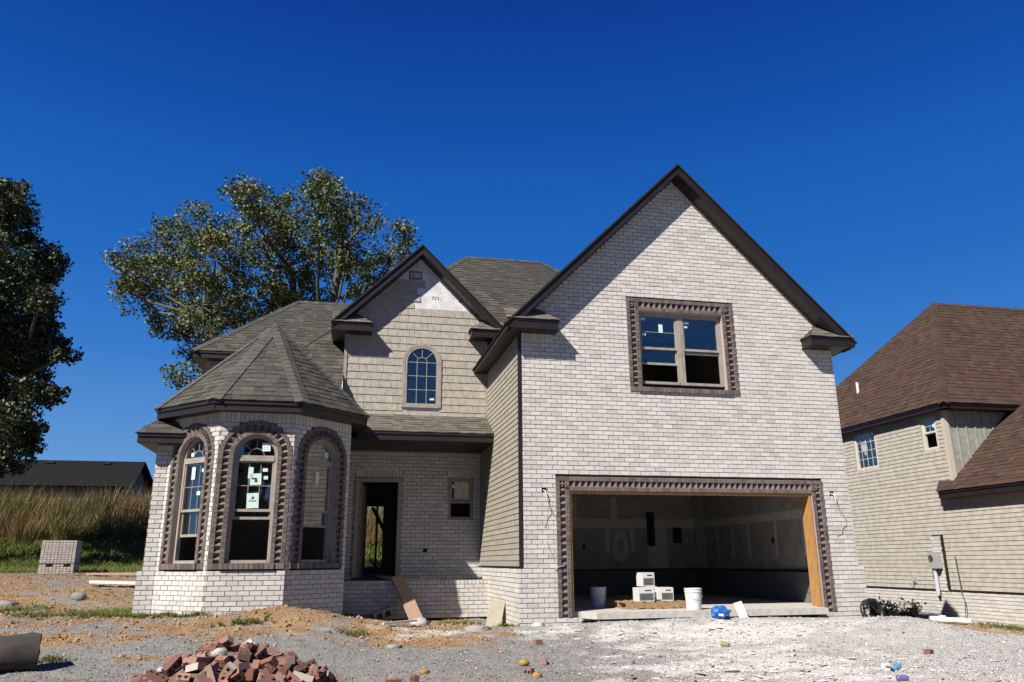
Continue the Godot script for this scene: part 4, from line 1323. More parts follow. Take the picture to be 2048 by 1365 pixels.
	build(ca, "cable", pmat(lin(0.05, 0.07, 0.06), 0.6), h)
	var hb := MB.new()
	hb.span(Vector3(14.06, 0.55, -4.17), Vector3(14.09, 0.70, -4.05))
	hb.tube([Vector3(14.06, 0.62, -4.11), Vector3(13.98, 0.61, -4.11), Vector3(13.96, 0.56, -4.11)], 0.016, 0.014, 8)
	build(hb, "hose_bib", M.grey_metal, h)
	finish_bricks(bricks, WHITE_TONES, 0, "brick", "brickwork", h)

func make_far_house():
	var h := thing("dark_roofed_house", "distant low house with black shingle roof above the tall weeds", "house", Vector3(-24, 4, -52))
	var mb := MB.new()
	mb.quad(Vector3(-16, 2.7, 4.1), Vector3(8.9, 2.7, 4.1), Vector3(8.5, 4.98, 0), Vector3(-16, 4.98, 0))
	mb.quad(Vector3(8.9, 2.7, -4.1), Vector3(-16, 2.7, -4.1), Vector3(-16, 4.98, 0), Vector3(8.5, 4.98, 0))
	mb.bar(Vector3(8.9, 2.62, 4.1), Vector3(8.52, 4.9, 0), 0.12, 0.18)
	mb.bar(Vector3(8.9, 2.62, -4.1), Vector3(8.52, 4.9, 0), 0.12, 0.18)
	build(mb, "roof", pmat(lin(0.014, 0.014, 0.016), 1.0, "speck", 0.8, "", 1.0, 0.15), h)
	var w := MB.new()
	w.plate([Vector3(8.2, -4, 3.6), Vector3(8.2, -4, -3.6), Vector3(8.2, 2.75, -3.6), Vector3(8.2, 4.85, 0), Vector3(8.2, 2.75, 3.6)], 0.15)
	w.span(Vector3(-15.5, -4, 3.3), Vector3(8.05, 2.7, 3.5))
	build(w, "wall", pmat(lin(0.13, 0.135, 0.14), 0.8, "soft", 2.0), h)
	for k in 6:
		var v := MB.new()
		v.box(Vector3(-14 + k * 4.0, 4.72, 0.55), Vector3(0.5, 0.16, 0.4), Basis(Vector3.RIGHT, 0.5))
		build(v, "roof_vent", M.black_plastic, h)

# ---------------------------------------------------------------- plants
func leaf_mesh(long: float, wide: float) -> ArrayMesh:
	var mb := MB.new()
	var a := Vector3(0, 0, 0)
	var t := Vector3(0, -long, 0)
	var l := Vector3(-wide, -long * 0.42, 0.18 * wide)
	var r := Vector3(wide, -long * 0.42, 0.18 * wide)
	mb.tri(a, l, t); mb.tri(a, t, r)
	return mb.mesh()

func scatter(mesh: Mesh, xf: PackedFloat32Array, called: String, mat: Material, parent) -> MultiMeshInstance3D:
	var mm := MultiMesh.new()
	mm.transform_format = MultiMesh.TRANSFORM_3D
	mm.use_colors = true
	mm.mesh = mesh
	mm.instance_count = xf.size() / 16
	mm.buffer = xf
	var o := MultiMeshInstance3D.new()
	o.multimesh = mm
	o.material_override = mat
	o.name = uname(parent, called)
	parent.add_child(o, true)
	return o

func push(buf: PackedFloat32Array, b: Basis, o: Vector3, c: Color):
	buf.append_array(PackedFloat32Array([b.x.x, b.y.x, b.z.x, o.x, b.x.y, b.y.y, b.z.y, o.y, b.x.z, b.y.z, b.z.z, o.z, c.r, c.g, c.b, 1.0]))

func ball_point() -> Vector3:
	while true:
		var p := Vector3(rng.randf_range(-1, 1), rng.randf_range(-1, 1), rng.randf_range(-1, 1))
		if p.length_squared() < 1.0: return p
	return Vector3.ZERO

func spin() -> Basis:
	return Basis(Quaternion(rng.randfn(), rng.randfn(), rng.randfn(), rng.randfn()).normalized())

func tree(called: String, label: String, base: Vector3, forks: Array, blobs: Array, dens: float, leaf: float, cols: Array, trunk_r: float, bark: Material, more := 1.0):
	var t := thing(called, label, "tree", base)
	var tr := MB.new()
	for f in forks: tr.tube([Vector3.ZERO, f[0] * 0.35 + Vector3(rng.randf_range(-.2, .2), 0, 0), f[0]], trunk_r * f[1], trunk_r * f[1] * 0.45, 8)
	var buf := PackedFloat32Array()
	for b in blobs:
		var c := Vector3(b[0], b[1], b[2]) - base
		var r: float = b[3]
		var from: Vector3 = forks[0][0]
		for f in forks:
			if (f[0] - c).length() < (from - c).length(): from = f[0]
		if from.y > c.y - 0.3: from = from.lerp(Vector3(0, from.y * 0.45, 0), 0.6)
		var mid := from.lerp(c, 0.55) + ball_point() * 0.35 + Vector3(0, -0.25, 0)
		tr.tube([from, mid, c], trunk_r * 0.30, 0.035, 6)
		var clumps := int(dens * r * r * 6.0) + 3
		for k in clumps:
			var d := ball_point()
			d = d.normalized() * pow(d.length(), 0.6)
			var cc := c + d * r * Vector3(1.0, 0.85, 1.0)
			if k % 2 == 0: tr.tube([c.lerp(cc, 0.1), c.lerp(cc, 0.6) + ball_point() * 0.1, cc], 0.028, 0.008, 4, Color.WHITE, false)
			var cr := rng.randf_range(0.22, 0.46)
			var m := int(rng.randf_range(26, 44) * more)
			var shade: Color = cols[rng.randi() % cols.size()]
			for q in m:
				var p := cc + ball_point() * cr * Vector3(1.15, 0.8, 1.15)
				var s := leaf * rng.randf_range(0.7, 1.3)
				push(buf, spin().scaled(Vector3.ONE * s), p, jit(shade, 0.3))
	build(tr, "trunk", bark, t)
	leaves(buf, 0.46, "crown", t)
	return t

# leaves of a crown as one mesh: two folded faces each, from the 16-float records of push()
func leaves(buf: PackedFloat32Array, wide: float, called: String, parent):
	var m := buf.size() / 16
	var v := PackedVector3Array()
	var n := PackedVector3Array()
	var c := PackedColorArray()
	var idx := PackedInt32Array()
	v.resize(m * 4); n.resize(m * 4); c.resize(m * 4); idx.resize(m * 6)
	for k in m:
		var q := k * 16
		var o := Vector3(buf[q + 3], buf[q + 7], buf[q + 11])
		var bx := Vector3(buf[q], buf[q + 4], buf[q + 8])
		var by := Vector3(buf[q + 1], buf[q + 5], buf[q + 9])
		var bz := Vector3(buf[q + 2], buf[q + 6], buf[q + 10])
		var col := Color(buf[q + 12], buf[q + 13], buf[q + 14])
		var w := k * 4
		v[w] = o
		v[w + 1] = o - bx * wide - by * 0.42 + bz * 0.18 * wide
		v[w + 2] = o - by
		v[w + 3] = o + bx * wide - by * 0.42 + bz * 0.18 * wide
		var nn := bz.normalized()
		for e in 4:
			n[w + e] = nn; c[w + e] = col
		var t := k * 6
		idx[t] = w; idx[t + 1] = w + 2; idx[t + 2] = w + 1; idx[t + 3] = w; idx[t + 4] = w + 3; idx[t + 5] = w + 2
	var arr := []
	arr.resize(Mesh.ARRAY_MAX)
	arr[Mesh.ARRAY_VERTEX] = v; arr[Mesh.ARRAY_NORMAL] = n; arr[Mesh.ARRAY_COLOR] = c; arr[Mesh.ARRAY_INDEX] = idx
	var me := ArrayMesh.new()
	me.add_surface_from_arrays(Mesh.PRIMITIVE_TRIANGLES, arr)
	put(me, called, M.leaf, parent)

func blade_mesh(h: float, w: float, bend: float) -> ArrayMesh:
	var mb := MB.new()
	for k in 3:
		var y0 := h * k / 3.0
		var y1 := h * (k + 1) / 3.0
		var z0 := bend * pow(k / 3.0, 2)
		var z1 := bend * pow((k + 1) / 3.0, 2)
		var w0 := w * (1.0 - k / 3.2)
		var w1 := w * (1.0 - (k + 1) / 3.2)
		mb.quad(Vector3(-w0, y0, z0), Vector3(w0, y0, z0), Vector3(w1, y1, z1), Vector3(-w1, y1, z1))
	return mb.mesh()

# a tuft of several blades leaning outwards
func tuft_mesh(blades: int, h: float, w: float, lean: float) -> ArrayMesh:
	var all := MB.new()
	for k in blades:
		var a := rng.randf() * TAU
		var B := Basis(Vector3.UP, a) * Basis(Vector3.RIGHT, rng.randf_range(0.0, lean))
		var hh := h * rng.randf_range(0.55, 1.15)
		var bend := hh * rng.randf_range(0.15, 0.5)
		var o := Vector3(cos(a * 3.1), 0, sin(a * 2.3)) * h * 0.08
		for q in 3:
			var y0 := hh * q / 3.0
			var y1 := hh * (q + 1) / 3.0
			var z0 := bend * pow(q / 3.0, 2)
			var z1 := bend * pow((q + 1) / 3.0, 2)
			var w0 := w * (1.0 - q / 3.2)
			var w1 := w * (1.0 - (q + 1) / 3.2)
			all.quad(o + B * Vector3(-w0, y0, z0), o + B * Vector3(w0, y0, z0), o + B * Vector3(w1, y1, z1), o + B * Vector3(-w1, y1, z1))
	return all.mesh()

# ---------------------------------------------------------------- ground
var gn := FastNoiseLite.new()
var gn2 := FastNoiseLite.new()
func ss(a: float, b: float, x: float) -> float:
	var t := clampf((x - a) / (b - a), 0.0, 1.0)
	return t * t * (3.0 - 2.0 * t)
func bumpf(x: float, z: float, cx: float, cz: float, rx: float, rz: float) -> float:
	return exp(-(pow((x - cx) / rx, 2) + pow((z - cz) / rz, 2)))

func ground_y(x: float, z: float) -> float:
	var hb := lerpf(0.40, 0.11, ss(-1.2, 1.6, x))
	hb = lerpf(hb, -0.22, ss(9.6, 13.2, x))
	var t := ss(4.5, -0.3, z)
	var y := lerpf(-0.03, hb, t)
	y = lerpf(y, 0.33, ss(0.5, -3.0, z) * ss(-3.2, -4.6, x) * 0.6)
	var back := ss(-3.0, -15.0, z) * ss(12.0, -3.0, x)
	y += back * 0.62
	y += ss(-24.0, -36.0, z) * ss(25.0, 5.0, x) * 1.75 + ss(-36.0, -60.0, z) * 1.6
	# dirt heaps along the house and the gravel bank in front of the garage's right pier
	y += 0.20 * bumpf(x, z, -0.75, 0.25, 0.95, 0.55) + 0.06 * bumpf(x, z, 0.4, -0.3, 0.9, 0.6)
	y += 0.16 * bumpf(x, z, -5.6, -6.5, 0.9, 1.2) + 0.07 * bumpf(x, z, 1.4, 0.0, 1.2, 0.8)
	y += 0.17 * bumpf(x, z, 8.3, 1.45, 1.5, 0.85) + 0.12 * bumpf(x, z, 9.5, 1.5, 1.0, 0.8)
	y += 0.17 * bumpf(x, z, 5.9, 0.40, 3.4, 0.5)
	if x > 3.5 and x < 9.35 and z < -0.3 and z > -6.3: y -= 0.5
	var near := ss(17.0, 12.0, absf(x - 2.0)) * ss(-16.0, -12.0, z)
	y += gn.get_noise_2d(x * 9.0, z * 9.0) * 0.05 * near + gn2.get_noise_2d(x * 45.0, z * 45.0) * (0.03 - 0.018 * ss(4.0, 7.0, x)) * near
	return y

func clay_amount(x: float, z: float) -> float:
	var nz := gn.get_noise_2d(x * 14.0 + 50.0, z * 14.0) * 0.75 + gn2.get_noise_2d(x * 30.0, z * 30.0) * 0.35
	var m := 0.0
	m = maxf(m, ss(2.4, 1.0, z) * ss(3.4, 2.2, x) * 0.62)
	m = maxf(m, ss(-2.4, -4.2, x) * ss(3.0, 1.0, z) * 0.50)
	m = maxf(m, bumpf(x, z, -0.75, 0.25, 1.1, 0.7) * 1.1)
	m = maxf(m, bumpf(x, z, -5.6, -6.5, 1.0, 1.3) * 1.1)
	m = maxf(m, bumpf(x, z, -2.3, 2.6, 0.7, 0.22) * 0.9)
	m = maxf(m, bumpf(x, z, -3.6, 1.2, 0.9, 0.35) * 0.85)
	m = maxf(m, bumpf(x, z, -2.6, 4.4, 0.6, 0.3) * 0.7)
	m = maxf(m, ss(9.9, 10.6, x) * ss(1.4, 0.4, z - (x - 10.0) * 0.35) * 0.95)
	return clampf((m + nz * 0.85 - 0.40) * 3.4, 0.0, 1.0) * (1.0 if m > 0.05 else 0.0)

func lawn_amount(x: float, z: float) -> float:
	var nz := gn.get_noise_2d(x * 5.0, z * 5.0 + 20.0)
	return clampf(ss(-14.5, -17.0, z + nz * 2.0), 0.0, 1.0)

func dust_amount(x: float, z: float) -> float:
	var m := bumpf(x, z, 6.3, 1.5, 2.2, 1.0) + 0.9 * bumpf(x, z, 5.2, 4.2, 1.9, 1.4) + 0.6 * bumpf(x, z, 3.6, 0.6, 0.9, 0.5) + 0.5 * bumpf(x, z, 1.0, 0.6, 1.2, 0.5)
	var nz := gn2.get_noise_2d(x * 22.0, z * 55.0) * 0.7 + gn.get_noise_2d(x * 12.0, z * 20.0) * 0.5
	return clampf((m * 0.9 + nz * 0.9 - 0.28) * 2.2, 0.0, 1.0) * ss(0.03, 0.15, m)

func ground_colour(x: float, z: float) -> Color:
	var n1 := gn2.get_noise_2d(x * 60.0, z * 60.0)
	var g := Color(0.205, 0.20, 0.192)
	g = g.lerp(Color(0.37, 0.368, 0.36), ss(2.5, 6.5, x))
	g = g * (1.0 + 0.16 * n1)
	var clay := Color(0.245, 0.135, 0.058).lerp(Color(0.29, 0.205, 0.122), clampf(0.5 + gn.get_noise_2d(x * 25.0, z * 25.0 + 9.0) * 1.3, 0, 1)) * (1.0 + 0.18 * n1)
	g = g.lerp(clay, clay_amount(x, z) * 0.92)
	g = g.lerp(Color(0.52, 0.515, 0.50), dust_amount(x, z) * 0.85)
	g = g.lerp(Color(0.075, 0.078, 0.028), lawn_amount(x, z))
	return g

func axis(lo: float, a: float, b: float, hi: float, fine: float, coarse: float) -> Array:
	var out := []
	var x := lo
	while x < a: out.append(x); x += coarse
	x = a
	while x < b: out.append(x); x += fine
	x = b
	while x <= hi: out.append(x); x += coarse
	return out

func make_ground():
	gn.seed = 11; gn.frequency = 0.05; gn.fractal_octaves = 4
	gn2.seed = 12; gn2.frequency = 0.05; gn2.fractal_octaves = 3
	var xs := axis(-140.0, -9.0, 15.0, 150.0, 0.08, 2.5)
	var zs := axis(-170.0, -12.0, 10.0, 60.0, 0.08, 2.5)
	var v := PackedVector3Array()
	var c := PackedColorArray()
	var idx := PackedInt32Array()
	var nx := xs.size()
	for z in zs:
		for x in xs:
			v.append(Vector3(x, ground_y(x, z), z))
			c.append(ground_colour(x, z))
	for j in zs.size() - 1:
		for i in nx - 1:
			var a := j * nx + i
			for q in [a, a + 1, a + nx, a + 1, a + nx + 1, a + nx]: idx.append(q)
	var n := PackedVector3Array()
	n.resize(v.size())
	for j in zs.size():
		for i in nx:
			var l := v[j * nx + maxi(i - 1, 0)]
			var r := v[j * nx + mini(i + 1, nx - 1)]
			var u := v[maxi(j - 1, 0) * nx + i]
			var d := v[mini(j + 1, zs.size() - 1) * nx + i]
			n[j * nx + i] = (d - u).cross(r - l).normalized()
	var arr := []
	arr.resize(Mesh.ARRAY_MAX)
	arr[Mesh.ARRAY_VERTEX] = v; arr[Mesh.ARRAY_NORMAL] = n; arr[Mesh.ARRAY_COLOR] = c; arr[Mesh.ARRAY_INDEX] = idx
	var m := ArrayMesh.new()
	m.add_surface_from_arrays(Mesh.PRIMITIVE_TRIANGLES, arr)
	var g := put(m, "ground", M.ground)
	g.set_meta("kind", "structure")

func stone_mesh(seed_: int, rough := 0.35) -> ArrayMesh:
	var r := RandomNumberGenerator.new()
	r.seed = seed_
	var p := []
	for k in 6:
		var d: Vector3 = [Vector3.RIGHT, Vector3.LEFT, Vector3.UP, Vector3.DOWN, Vector3.BACK, Vector3.FORWARD][k]
		p.append((d + Vector3(r.randf_range(-rough, rough), r.randf_range(-rough, rough), r.randf_range(-rough, rough))) * r.randf_range(0.75, 1.1))
	var mb := MB.new()
	for f in [[0, 2, 4], [2, 1, 4], [1, 3, 4], [3, 0, 4], [2, 0, 5], [1, 2, 5], [3, 1, 5], [0, 3, 5]]:
		mb.tri(p[f[0]], p[f[1]], p[f[2]])
	return mb.mesh()

func make_gravel():
	var bufs := [PackedFloat32Array(), PackedFloat32Array()]
	var placed := 0
	while placed < 230000:
		var z := rng.randf_range(-6.0, 7.5)
		var wide := 5.0 + (13.5 - z) * 0.55
		var x := rng.randf_range(-wide, wide) + (13.5 - z) * 0.22
		if placed % 7 == 0:
			z = rng.randf_range(-15.5, -6.0)
			x = rng.randf_range(-13.0, -3.6)
		if x > 3.0 and x < 9.8 and z < 0.02: continue
		if x > -3.5 and x < 3.0 and z < -0.7 and z < -0.7 - maxf(0.0, absf(x + 1.55) - 0.65): 
			if not (x > 0.1 and z > -3.0): continue
		if rng.randf() < clay_amount(x, z) * 0.86: continue
		placed += 1
		var s := rng.randf_range(0.005, 0.0125) * (1.0 if rng.randf() < 0.96 else rng.randf_range(1.5, 2.8))
		var t := rng.randf_range(0.13, 0.34) * lerpf(1.02, 1.42, ss(2.5, 6.5, x))
		if rng.randf() < 0.08: t = rng.randf_range(0.05, 0.11)
		var c := Color(t, t * 0.99, t * 0.97)
		if rng.randf() < 0.02: c = Color(0.24, 0.145, 0.085)
		if rng.randf() < dust_amount(x, z) * 0.8: c = Color(0.50, 0.495, 0.48)
		push(bufs[placed & 1], spin().scaled(Vector3(s, s * 0.75, s)), Vector3(x, ground_y(x, z) + s * 0.2, z), c)
	for k in 2:
		var o = stuff(scatter(stone_mesh(40 + k), bufs[k], "gravel", M.stone, self))
		tag(o, ["loose grey gravel strewn over the yard", "crushed grey stone scattered on the yard"][k], "gravel")

func make_clods():
	var buf := PackedFloat32Array()
	for k in 130000:
		var z := rng.randf_range(-14.0, 3.2)
		var wide := 4.0 + (13.5 - z) * 0.45
		var x := rng.randf_range(-wide, 3.2)
		if x > -3.5 and x < 3.0 and z < -0.75 - maxf(0.0, absf(x + 1.55) - 0.65) and not (x > 0.1 and z > -3.0): continue
		if rng.randf() > clay_amount(x, z): continue
		var s := rng.randf_range(0.006, 0.018) * (1.0 if rng.randf() < 0.92 else rng.randf_range(1.6, 3.6))
		var c := Color(0.235, 0.125, 0.052).lerp(Color(0.30, 0.225, 0.145), rng.randf())
		push(buf, spin().scaled(Vector3(s, s * 0.8, s)), Vector3(x, ground_y(x, z) + s * 0.15, z), jit(c, 0.2))
	tag(stuff(scatter(stone_mesh(61, 0.25), buf, "dirt", M.stone, self)), "crumbled orange clay lying along the house", "dirt")

func make_grass():
	# mown field and tall weeds on the bank at the back left
	var tm := tuft_mesh(7, 1.0, 0.035, 0.5)
	var buf := PackedFloat32Array()
	for k in 26000:
		var z := rng.randf_range(-34.0, -15.0)
		var x := rng.randf_range(-26.0, 6.0)
		if lawn_amount(x, z) < 0.4 or (x > -3.0 and z > -14): continue
		var s := rng.randf_range(0.10, 0.22) * lerpf(1.0, 2.6, ss(-24.0, -30.0, z))
		var c := Color(0.085, 0.118, 0.022).lerp(Color(0.165, 0.175, 0.045), rng.randf())
		push(buf, Basis(Vector3.UP, rng.randf() * TAU).scaled(Vector3(s * 1.4, s, s * 1.4)), Vector3(x, ground_y(x, z) - 0.01, z), c)
	tag(stuff(scatter(tm, buf, "grass", M.grass, self)), "rough green grass between the brick stack and the weeds", "grass")
	var wm := tuft_mesh(12, 1.0, 0.013, 0.55)
	buf = PackedFloat32Array()
	for k in 17000:
		var z := rng.randf_range(-46.0, -30.0)
		var x := rng.randf_range(-34.0, 6.0)
		var edge := gn.get_noise_2d(x * 4.0, 3.0) * 2.0
		if z > -32.0 + edge: continue
		var s := rng.randf_range(1.0, 2.7) * (0.7 + 0.45 * ss(-32.0, -38.0, z)) * (1.0 + 0.25 * gn.get_noise_2d(x * 6.0, z * 6.0))
		var c := Color(0.175, 0.112, 0.048).lerp(Color(0.10, 0.078, 0.028), rng.randf())
		if gn.get_noise_2d(x * 3.0 + 70.0, z * 3.0) > 0.12: c = c.lerp(Color(0.075, 0.10, 0.025), 0.6)
		if rng.randf() < 0.15: c = Color(0.26, 0.18, 0.085)
		push(buf, Basis(Vector3.UP, rng.randf() * TAU).scaled(Vector3(s * 0.8, s, s * 0.8)), Vector3(x, ground_y(x, z) - 0.05, z), c)
	tag(stuff(scatter(wm, buf, "weeds", M.grass, self)), "tall brown and green weeds on the bank behind the yard", "weeds")
	# tufts in the yard
	var ym := tuft_mesh(9, 1.0, 0.05, 0.75)
	buf = PackedFloat32Array()
	for p in [[-4.25, -2.7, 0.75, 0.9, 460], [-3.85, -1.9, 0.35, 0.8, 240], [-2.75, -0.55, 0.75, 0.22, 320], [-3.7, -1.2, 0.35, 0.12, 130], [-5.1, -1.9, 0.4, 0.35, 150], [2.2, -1.7, 0.3, 0.35, 110], [2.85, -0.1, 0.18, 0.2, 90], [-2.7, 4.1, 0.35, 0.2, 120], [-1.75, 4.9, 0.3, 0.25, 110], [-1.4, 0.75, 0.35, 0.1, 60], [14.4, -1.3, 0.35, 1.3, 330], [-6.2, -4.2, 0.7, 0.8, 180], [0.3, 0.9, 0.3, 0.15, 40], [-3.4, 2.6, 0.2, 0.1, 40]]:
		for k in int(p[4]):
			var x: float = p[0] + rng.randfn() * p[2] * 0.6
			var z: float = p[1] + rng.randfn() * p[3] * 0.6
			var s := rng.randf_range(0.04, 0.12)
			var c := Color(0.06, 0.09, 0.016).lerp(Color(0.14, 0.15, 0.035), rng.randf())
			push(buf, Basis(Vector3.UP, rng.randf() * TAU).scaled(Vector3(s * 1.3, s, s * 1.3)), Vector3(x, ground_y(x, z) - 0.004, z), c)
	tag(stuff(scatter(ym, buf, "grass", M.grass, self)), "short green grass tufts growing in the bare yard", "grass")

# ---------------------------------------------------------------- loose things
func on_ground(x: float, z: float, up := 0.0) -> Vector3:
	return Vector3(x, ground_y(x, z) + up, z)

func cored_brick(l: float, col: Color, white_end: bool) -> ArrayMesh:
	var mb := MB.new()
	var W := 0.045
	var H := 0.03
	var hs := 0.0175
	var xs := [-0.06, 0.0, 0.06] if l > 0.15 else [-0.025, 0.03]
	var x0 := -l / 2
	var x1 := l / 2
	for s in [1.0, -1.0]:
		var y: float = H * s
		var f = func(a, b, c, d):
			if s > 0: mb.quad(Vector3(a, y, d), Vector3(b, y, d), Vector3(b, y, c), Vector3(a, y, c), col)
			else: mb.quad(Vector3(a, y, c), Vector3(b, y, c), Vector3(b, y, d), Vector3(a, y, d), col)
		f.call(x0, x1, hs, W)
		f.call(x0, x1, -W, -hs)
		var p := x0
		for x in xs:
			f.call(p, x - hs, -hs, hs)
			p = x + hs
		f.call(p, x1, -hs, hs)
	for x in xs:
		var a: float = x - hs
		var b: float = x + hs
		mb.quad(Vector3(a, -H, -hs), Vector3(a, -H, hs), Vector3(a, H, hs), Vector3(a, H, -hs), col)
		mb.quad(Vector3(b, -H, hs), Vector3(b, -H, -hs), Vector3(b, H, -hs), Vector3(b, H, hs), col)
		mb.quad(Vector3(b, -H, -hs), Vector3(a, -H, -hs), Vector3(a, H, -hs), Vector3(b, H, -hs), col)
		mb.quad(Vector3(a, -H, hs), Vector3(b, -H, hs), Vector3(b, H, hs), Vector3(a, H, hs), col)
	var e := Color(0.40, 0.36, 0.33) if white_end else col
	mb.quad(Vector3(x0, -H, W), Vector3(x1, -H, W), Vector3(x1, H, W), Vector3(x0, H, W), e)
	mb.quad(Vector3(x1, -H, -W), Vector3(x0, -H, -W), Vector3(x0, H, -W), Vector3(x1, H, -W), col)
	mb.quad(Vector3(x1, -H, W), Vector3(x1, -H, -W), Vector3(x1, H, -W), Vector3(x1, H, W), col)
	mb.quad(Vector3(x0, -H, -W), Vector3(x0, -H, W), Vector3(x0, H, W), Vector3(x0, H, -W), e)
	return mb.mesh()

func make_brick_heap():
	var cols := [Color(0.184, 0.08925, 0.0682), Color(0.2392, 0.126, 0.099), Color(0.2852, 0.1785, 0.143), Color(0.1518, 0.084, 0.0726), Color(0.2024, 0.1365, 0.1155)]
	var red := []
	var half := []
	var pale := []
	for c in cols:
		red.append(cored_brick(0.195, c, false))
		half.append(cored_brick(0.115, c, false))
		pale.append(cored_brick(0.195, c, true))
	var cx := -0.90
	var cz := 5.80
	var dome = func(x, z):
		var r := sqrt(pow((x - cx) / 1.30, 2) + pow((z - cz) / 0.95, 2))
		return 0.60 * (1.0 - pow(minf(1.0, r), 1.35))
	var fill := MB.new()
	for i in 26:
		for j in 18:
			var P = func(a, b):
				var x: float = cx - 1.3 + a * 0.1
				var z: float = cz - 0.9 + b * 0.1
				return Vector3(x, ground_y(x, z) + dome.call(x, z) - 0.05 + gn2.get_noise_2d(x * 150, z * 150) * 0.03, z)
			fill.quad(P.call(i, j + 1), P.call(i + 1, j + 1), P.call(i + 1, j), P.call(i, j), jit(Color(0.17, 0.11, 0.09), 0.25))
	tag(stuff(build(fill, "rubble", M.rough)), "brick dust and crumbs under the heap of broken bricks", "rubble")
	for k in 270:
		var a := rng.randf() * TAU
		var r := sqrt(rng.randf()) * 1.04
		var x := cx + cos(a) * r * 1.30
		var z := cz + sin(a) * r * 0.95
		var kind := rng.randi() % 5
		var set_: Array = red
		var lab := "whole red cored brick lying in the rubble heap"
		var grp := "whole red bricks in the rubble heap"
		var q := rng.randf()
		if q < 0.42:
			set_ = half; lab = "broken half of a red brick in the rubble heap"; grp = "broken bricks in the rubble heap"
		elif q < 0.70:
			set_ = pale; lab = "mortar-smeared red brick lying in the rubble heap"; grp = "mortar-smeared bricks in the rubble heap"
		var o := put(set_[kind], "brick", M.rough)
		tag(o, lab, "brick", grp)
		var tilt := Basis(Vector3.UP, rng.randf() * TAU) * Basis(Vector3.RIGHT, rng.randfn() * 0.6) * Basis(Vector3.BACK, rng.randfn() * 0.5)
		if rng.randf() < 0.4: tilt = tilt * Basis(Vector3.RIGHT, PI / 2)
		o.transform = Transform3D(tilt.scaled(Vector3.ONE * 0.93), on_ground(x, z, dome.call(x, z) * rng.randf_range(0.92, 1.0) + 0.015))
	for c in [[-0.98, 5.98, 0.06, "pale lump of broken concrete on the rubble heap"], [-1.5, 5.6, 0.045, "small pale concrete lump on the edge of the rubble heap"]]:
		var o := rock(c[0], c[1], c[2], Color(0.36, 0.34, 0.32), c[3], dome.call(c[0], c[1]))
		o.name = uname(self, "concrete_lump")
	# strays near the heap
	var strays := [[0.62, 4.35, 0.4, red[1], "red cored brick lying loose in gravel, paler of two right of the heap"], [0.86, 4.42, 1.9, half[0], "broken red brick standing on its side right of the heap"], [0.05, 5.4, 2.6, pale[2], "mortar-covered brick at the right edge of the heap"], [-2.72, 3.75, 0.2, pale[0], "pale brick standing alone in gravel left of the heap"], [-5.25, -2.0, 0.6, half[3], "dark brick half on clay near the grass tufts"], [2.92, 1.7, 0.3, half[1], "red brick chunk in gravel before the garage corner"], [2.62, 3.2, 1.2, half[2], "small red brick chunk with white mortar below the yellow lump"], [2.24, 4.0, 2.2, half[4], "red brick sliver in gravel near the yellow lump"], [8.0, 3.6, 0.5, half[0], "reddish-brown brick bit on the pale gravel"], [-3.2, 3.75, 0.9, half[2], "grey cored brick beside the dark roll"]]
	for s in strays:
		var o := put(s[3], "brick", M.rough)
		tag(o, s[4], "brick")
		var side := Basis(Vector3.UP, s[2])
		if s[2] > 1.8: side = side * Basis(Vector3.RIGHT, PI / 2)
		o.transform = Transform3D(side, on_ground(s[0], s[1], 0.03 if s[2] <= 1.8 else 0.045))

func rock(x: float, z: float, r: float, col: Color, label: String, up := 0.0, flat := 0.7) -> MeshInstance3D:
	# a lumpy, faceted stone
	var mb := MB.new()
	var f := FastNoiseLite.new()
	f.seed = int(x * 917 + z * 331); f.frequency = 1.1; f.fractal_octaves = 3
	var N := 16
	var P = func(i, j):
		var th: float = PI * i / N
		var ph: float = TAU * j / (N * 1.5)
		var d := Vector3(sin(th) * cos(ph), cos(th), sin(th) * sin(ph))
		return d * Vector3(1.15, flat, 0.95) * r * (1.0 + 0.42 * f.get_noise_3dv(d * 1.1) + 0.10 * f.get_noise_3dv(d * 5.0))
	for i in N:
		for j in int(N * 1.5):
			mb.quad(P.call(i + 1, j + 1), P.call(i + 1, j), P.call(i, j), P.call(i, j + 1), jit(col, 0.06))
	for k in mb.v.size(): mb.n[k] = (mb.n[k] * 0.35 + (mb.v[k] / Vector3(1.15, flat, 0.95)).normalized()).normalized()
	var o := build(mb, "rock", M.rough)
	tag(o, label, "rock")
	o.position = on_ground(x, z, up + r * flat * 0.45)
	return o

func make_brick_stack():
	var t := thing("brick_stack", "square stack of new pale bricks standing on the grass edge", "brick stack", on_ground(-8.95, -15.1, -0.02))
	t.rotation.y = 0.12
	var shapes := []
	for c in WHITE_TONES:
		var mb := MB.new()
		mb.box(Vector3.ZERO, Vector3(0.088, 0.064, 0.186), Basis(), Color(c.r * 0.86, c.g * 0.80, c.b * 0.77))
		shapes.append(mb.mesh())
	for r in 14:
		for c in 10:
			for d in 5:
				if not (d == 0 or c == 9 or r == 13): continue
				if r == 3 and c in [2, 3, 7, 8]: continue
				var o := put(shapes[rng.randi() % 7], "brick", M.brick, t)
				o.position = Vector3(-0.45 + c * 0.1, 0.036 + r * 0.0745, 0.40 - d * 0.195) + Vector3(rng.randf_range(-.003, .003), 0, rng.randf_range(-.006, .006))
	var core := MB.new()
	core.span(Vector3(-0.40, 0.0, -0.45), Vector3(0.40, 0.95, 0.25))
	build(core, "core", pmat(lin(0.42, 0.385, 0.36), 0.95, "fine", 0.4), t)
	var strap := MB.new()
	strap.span(Vector3(-0.505, 0.315, -0.50), Vector3(0.503, 0.33, 0.502))
	build(strap, "strap", M.black_plastic, t)

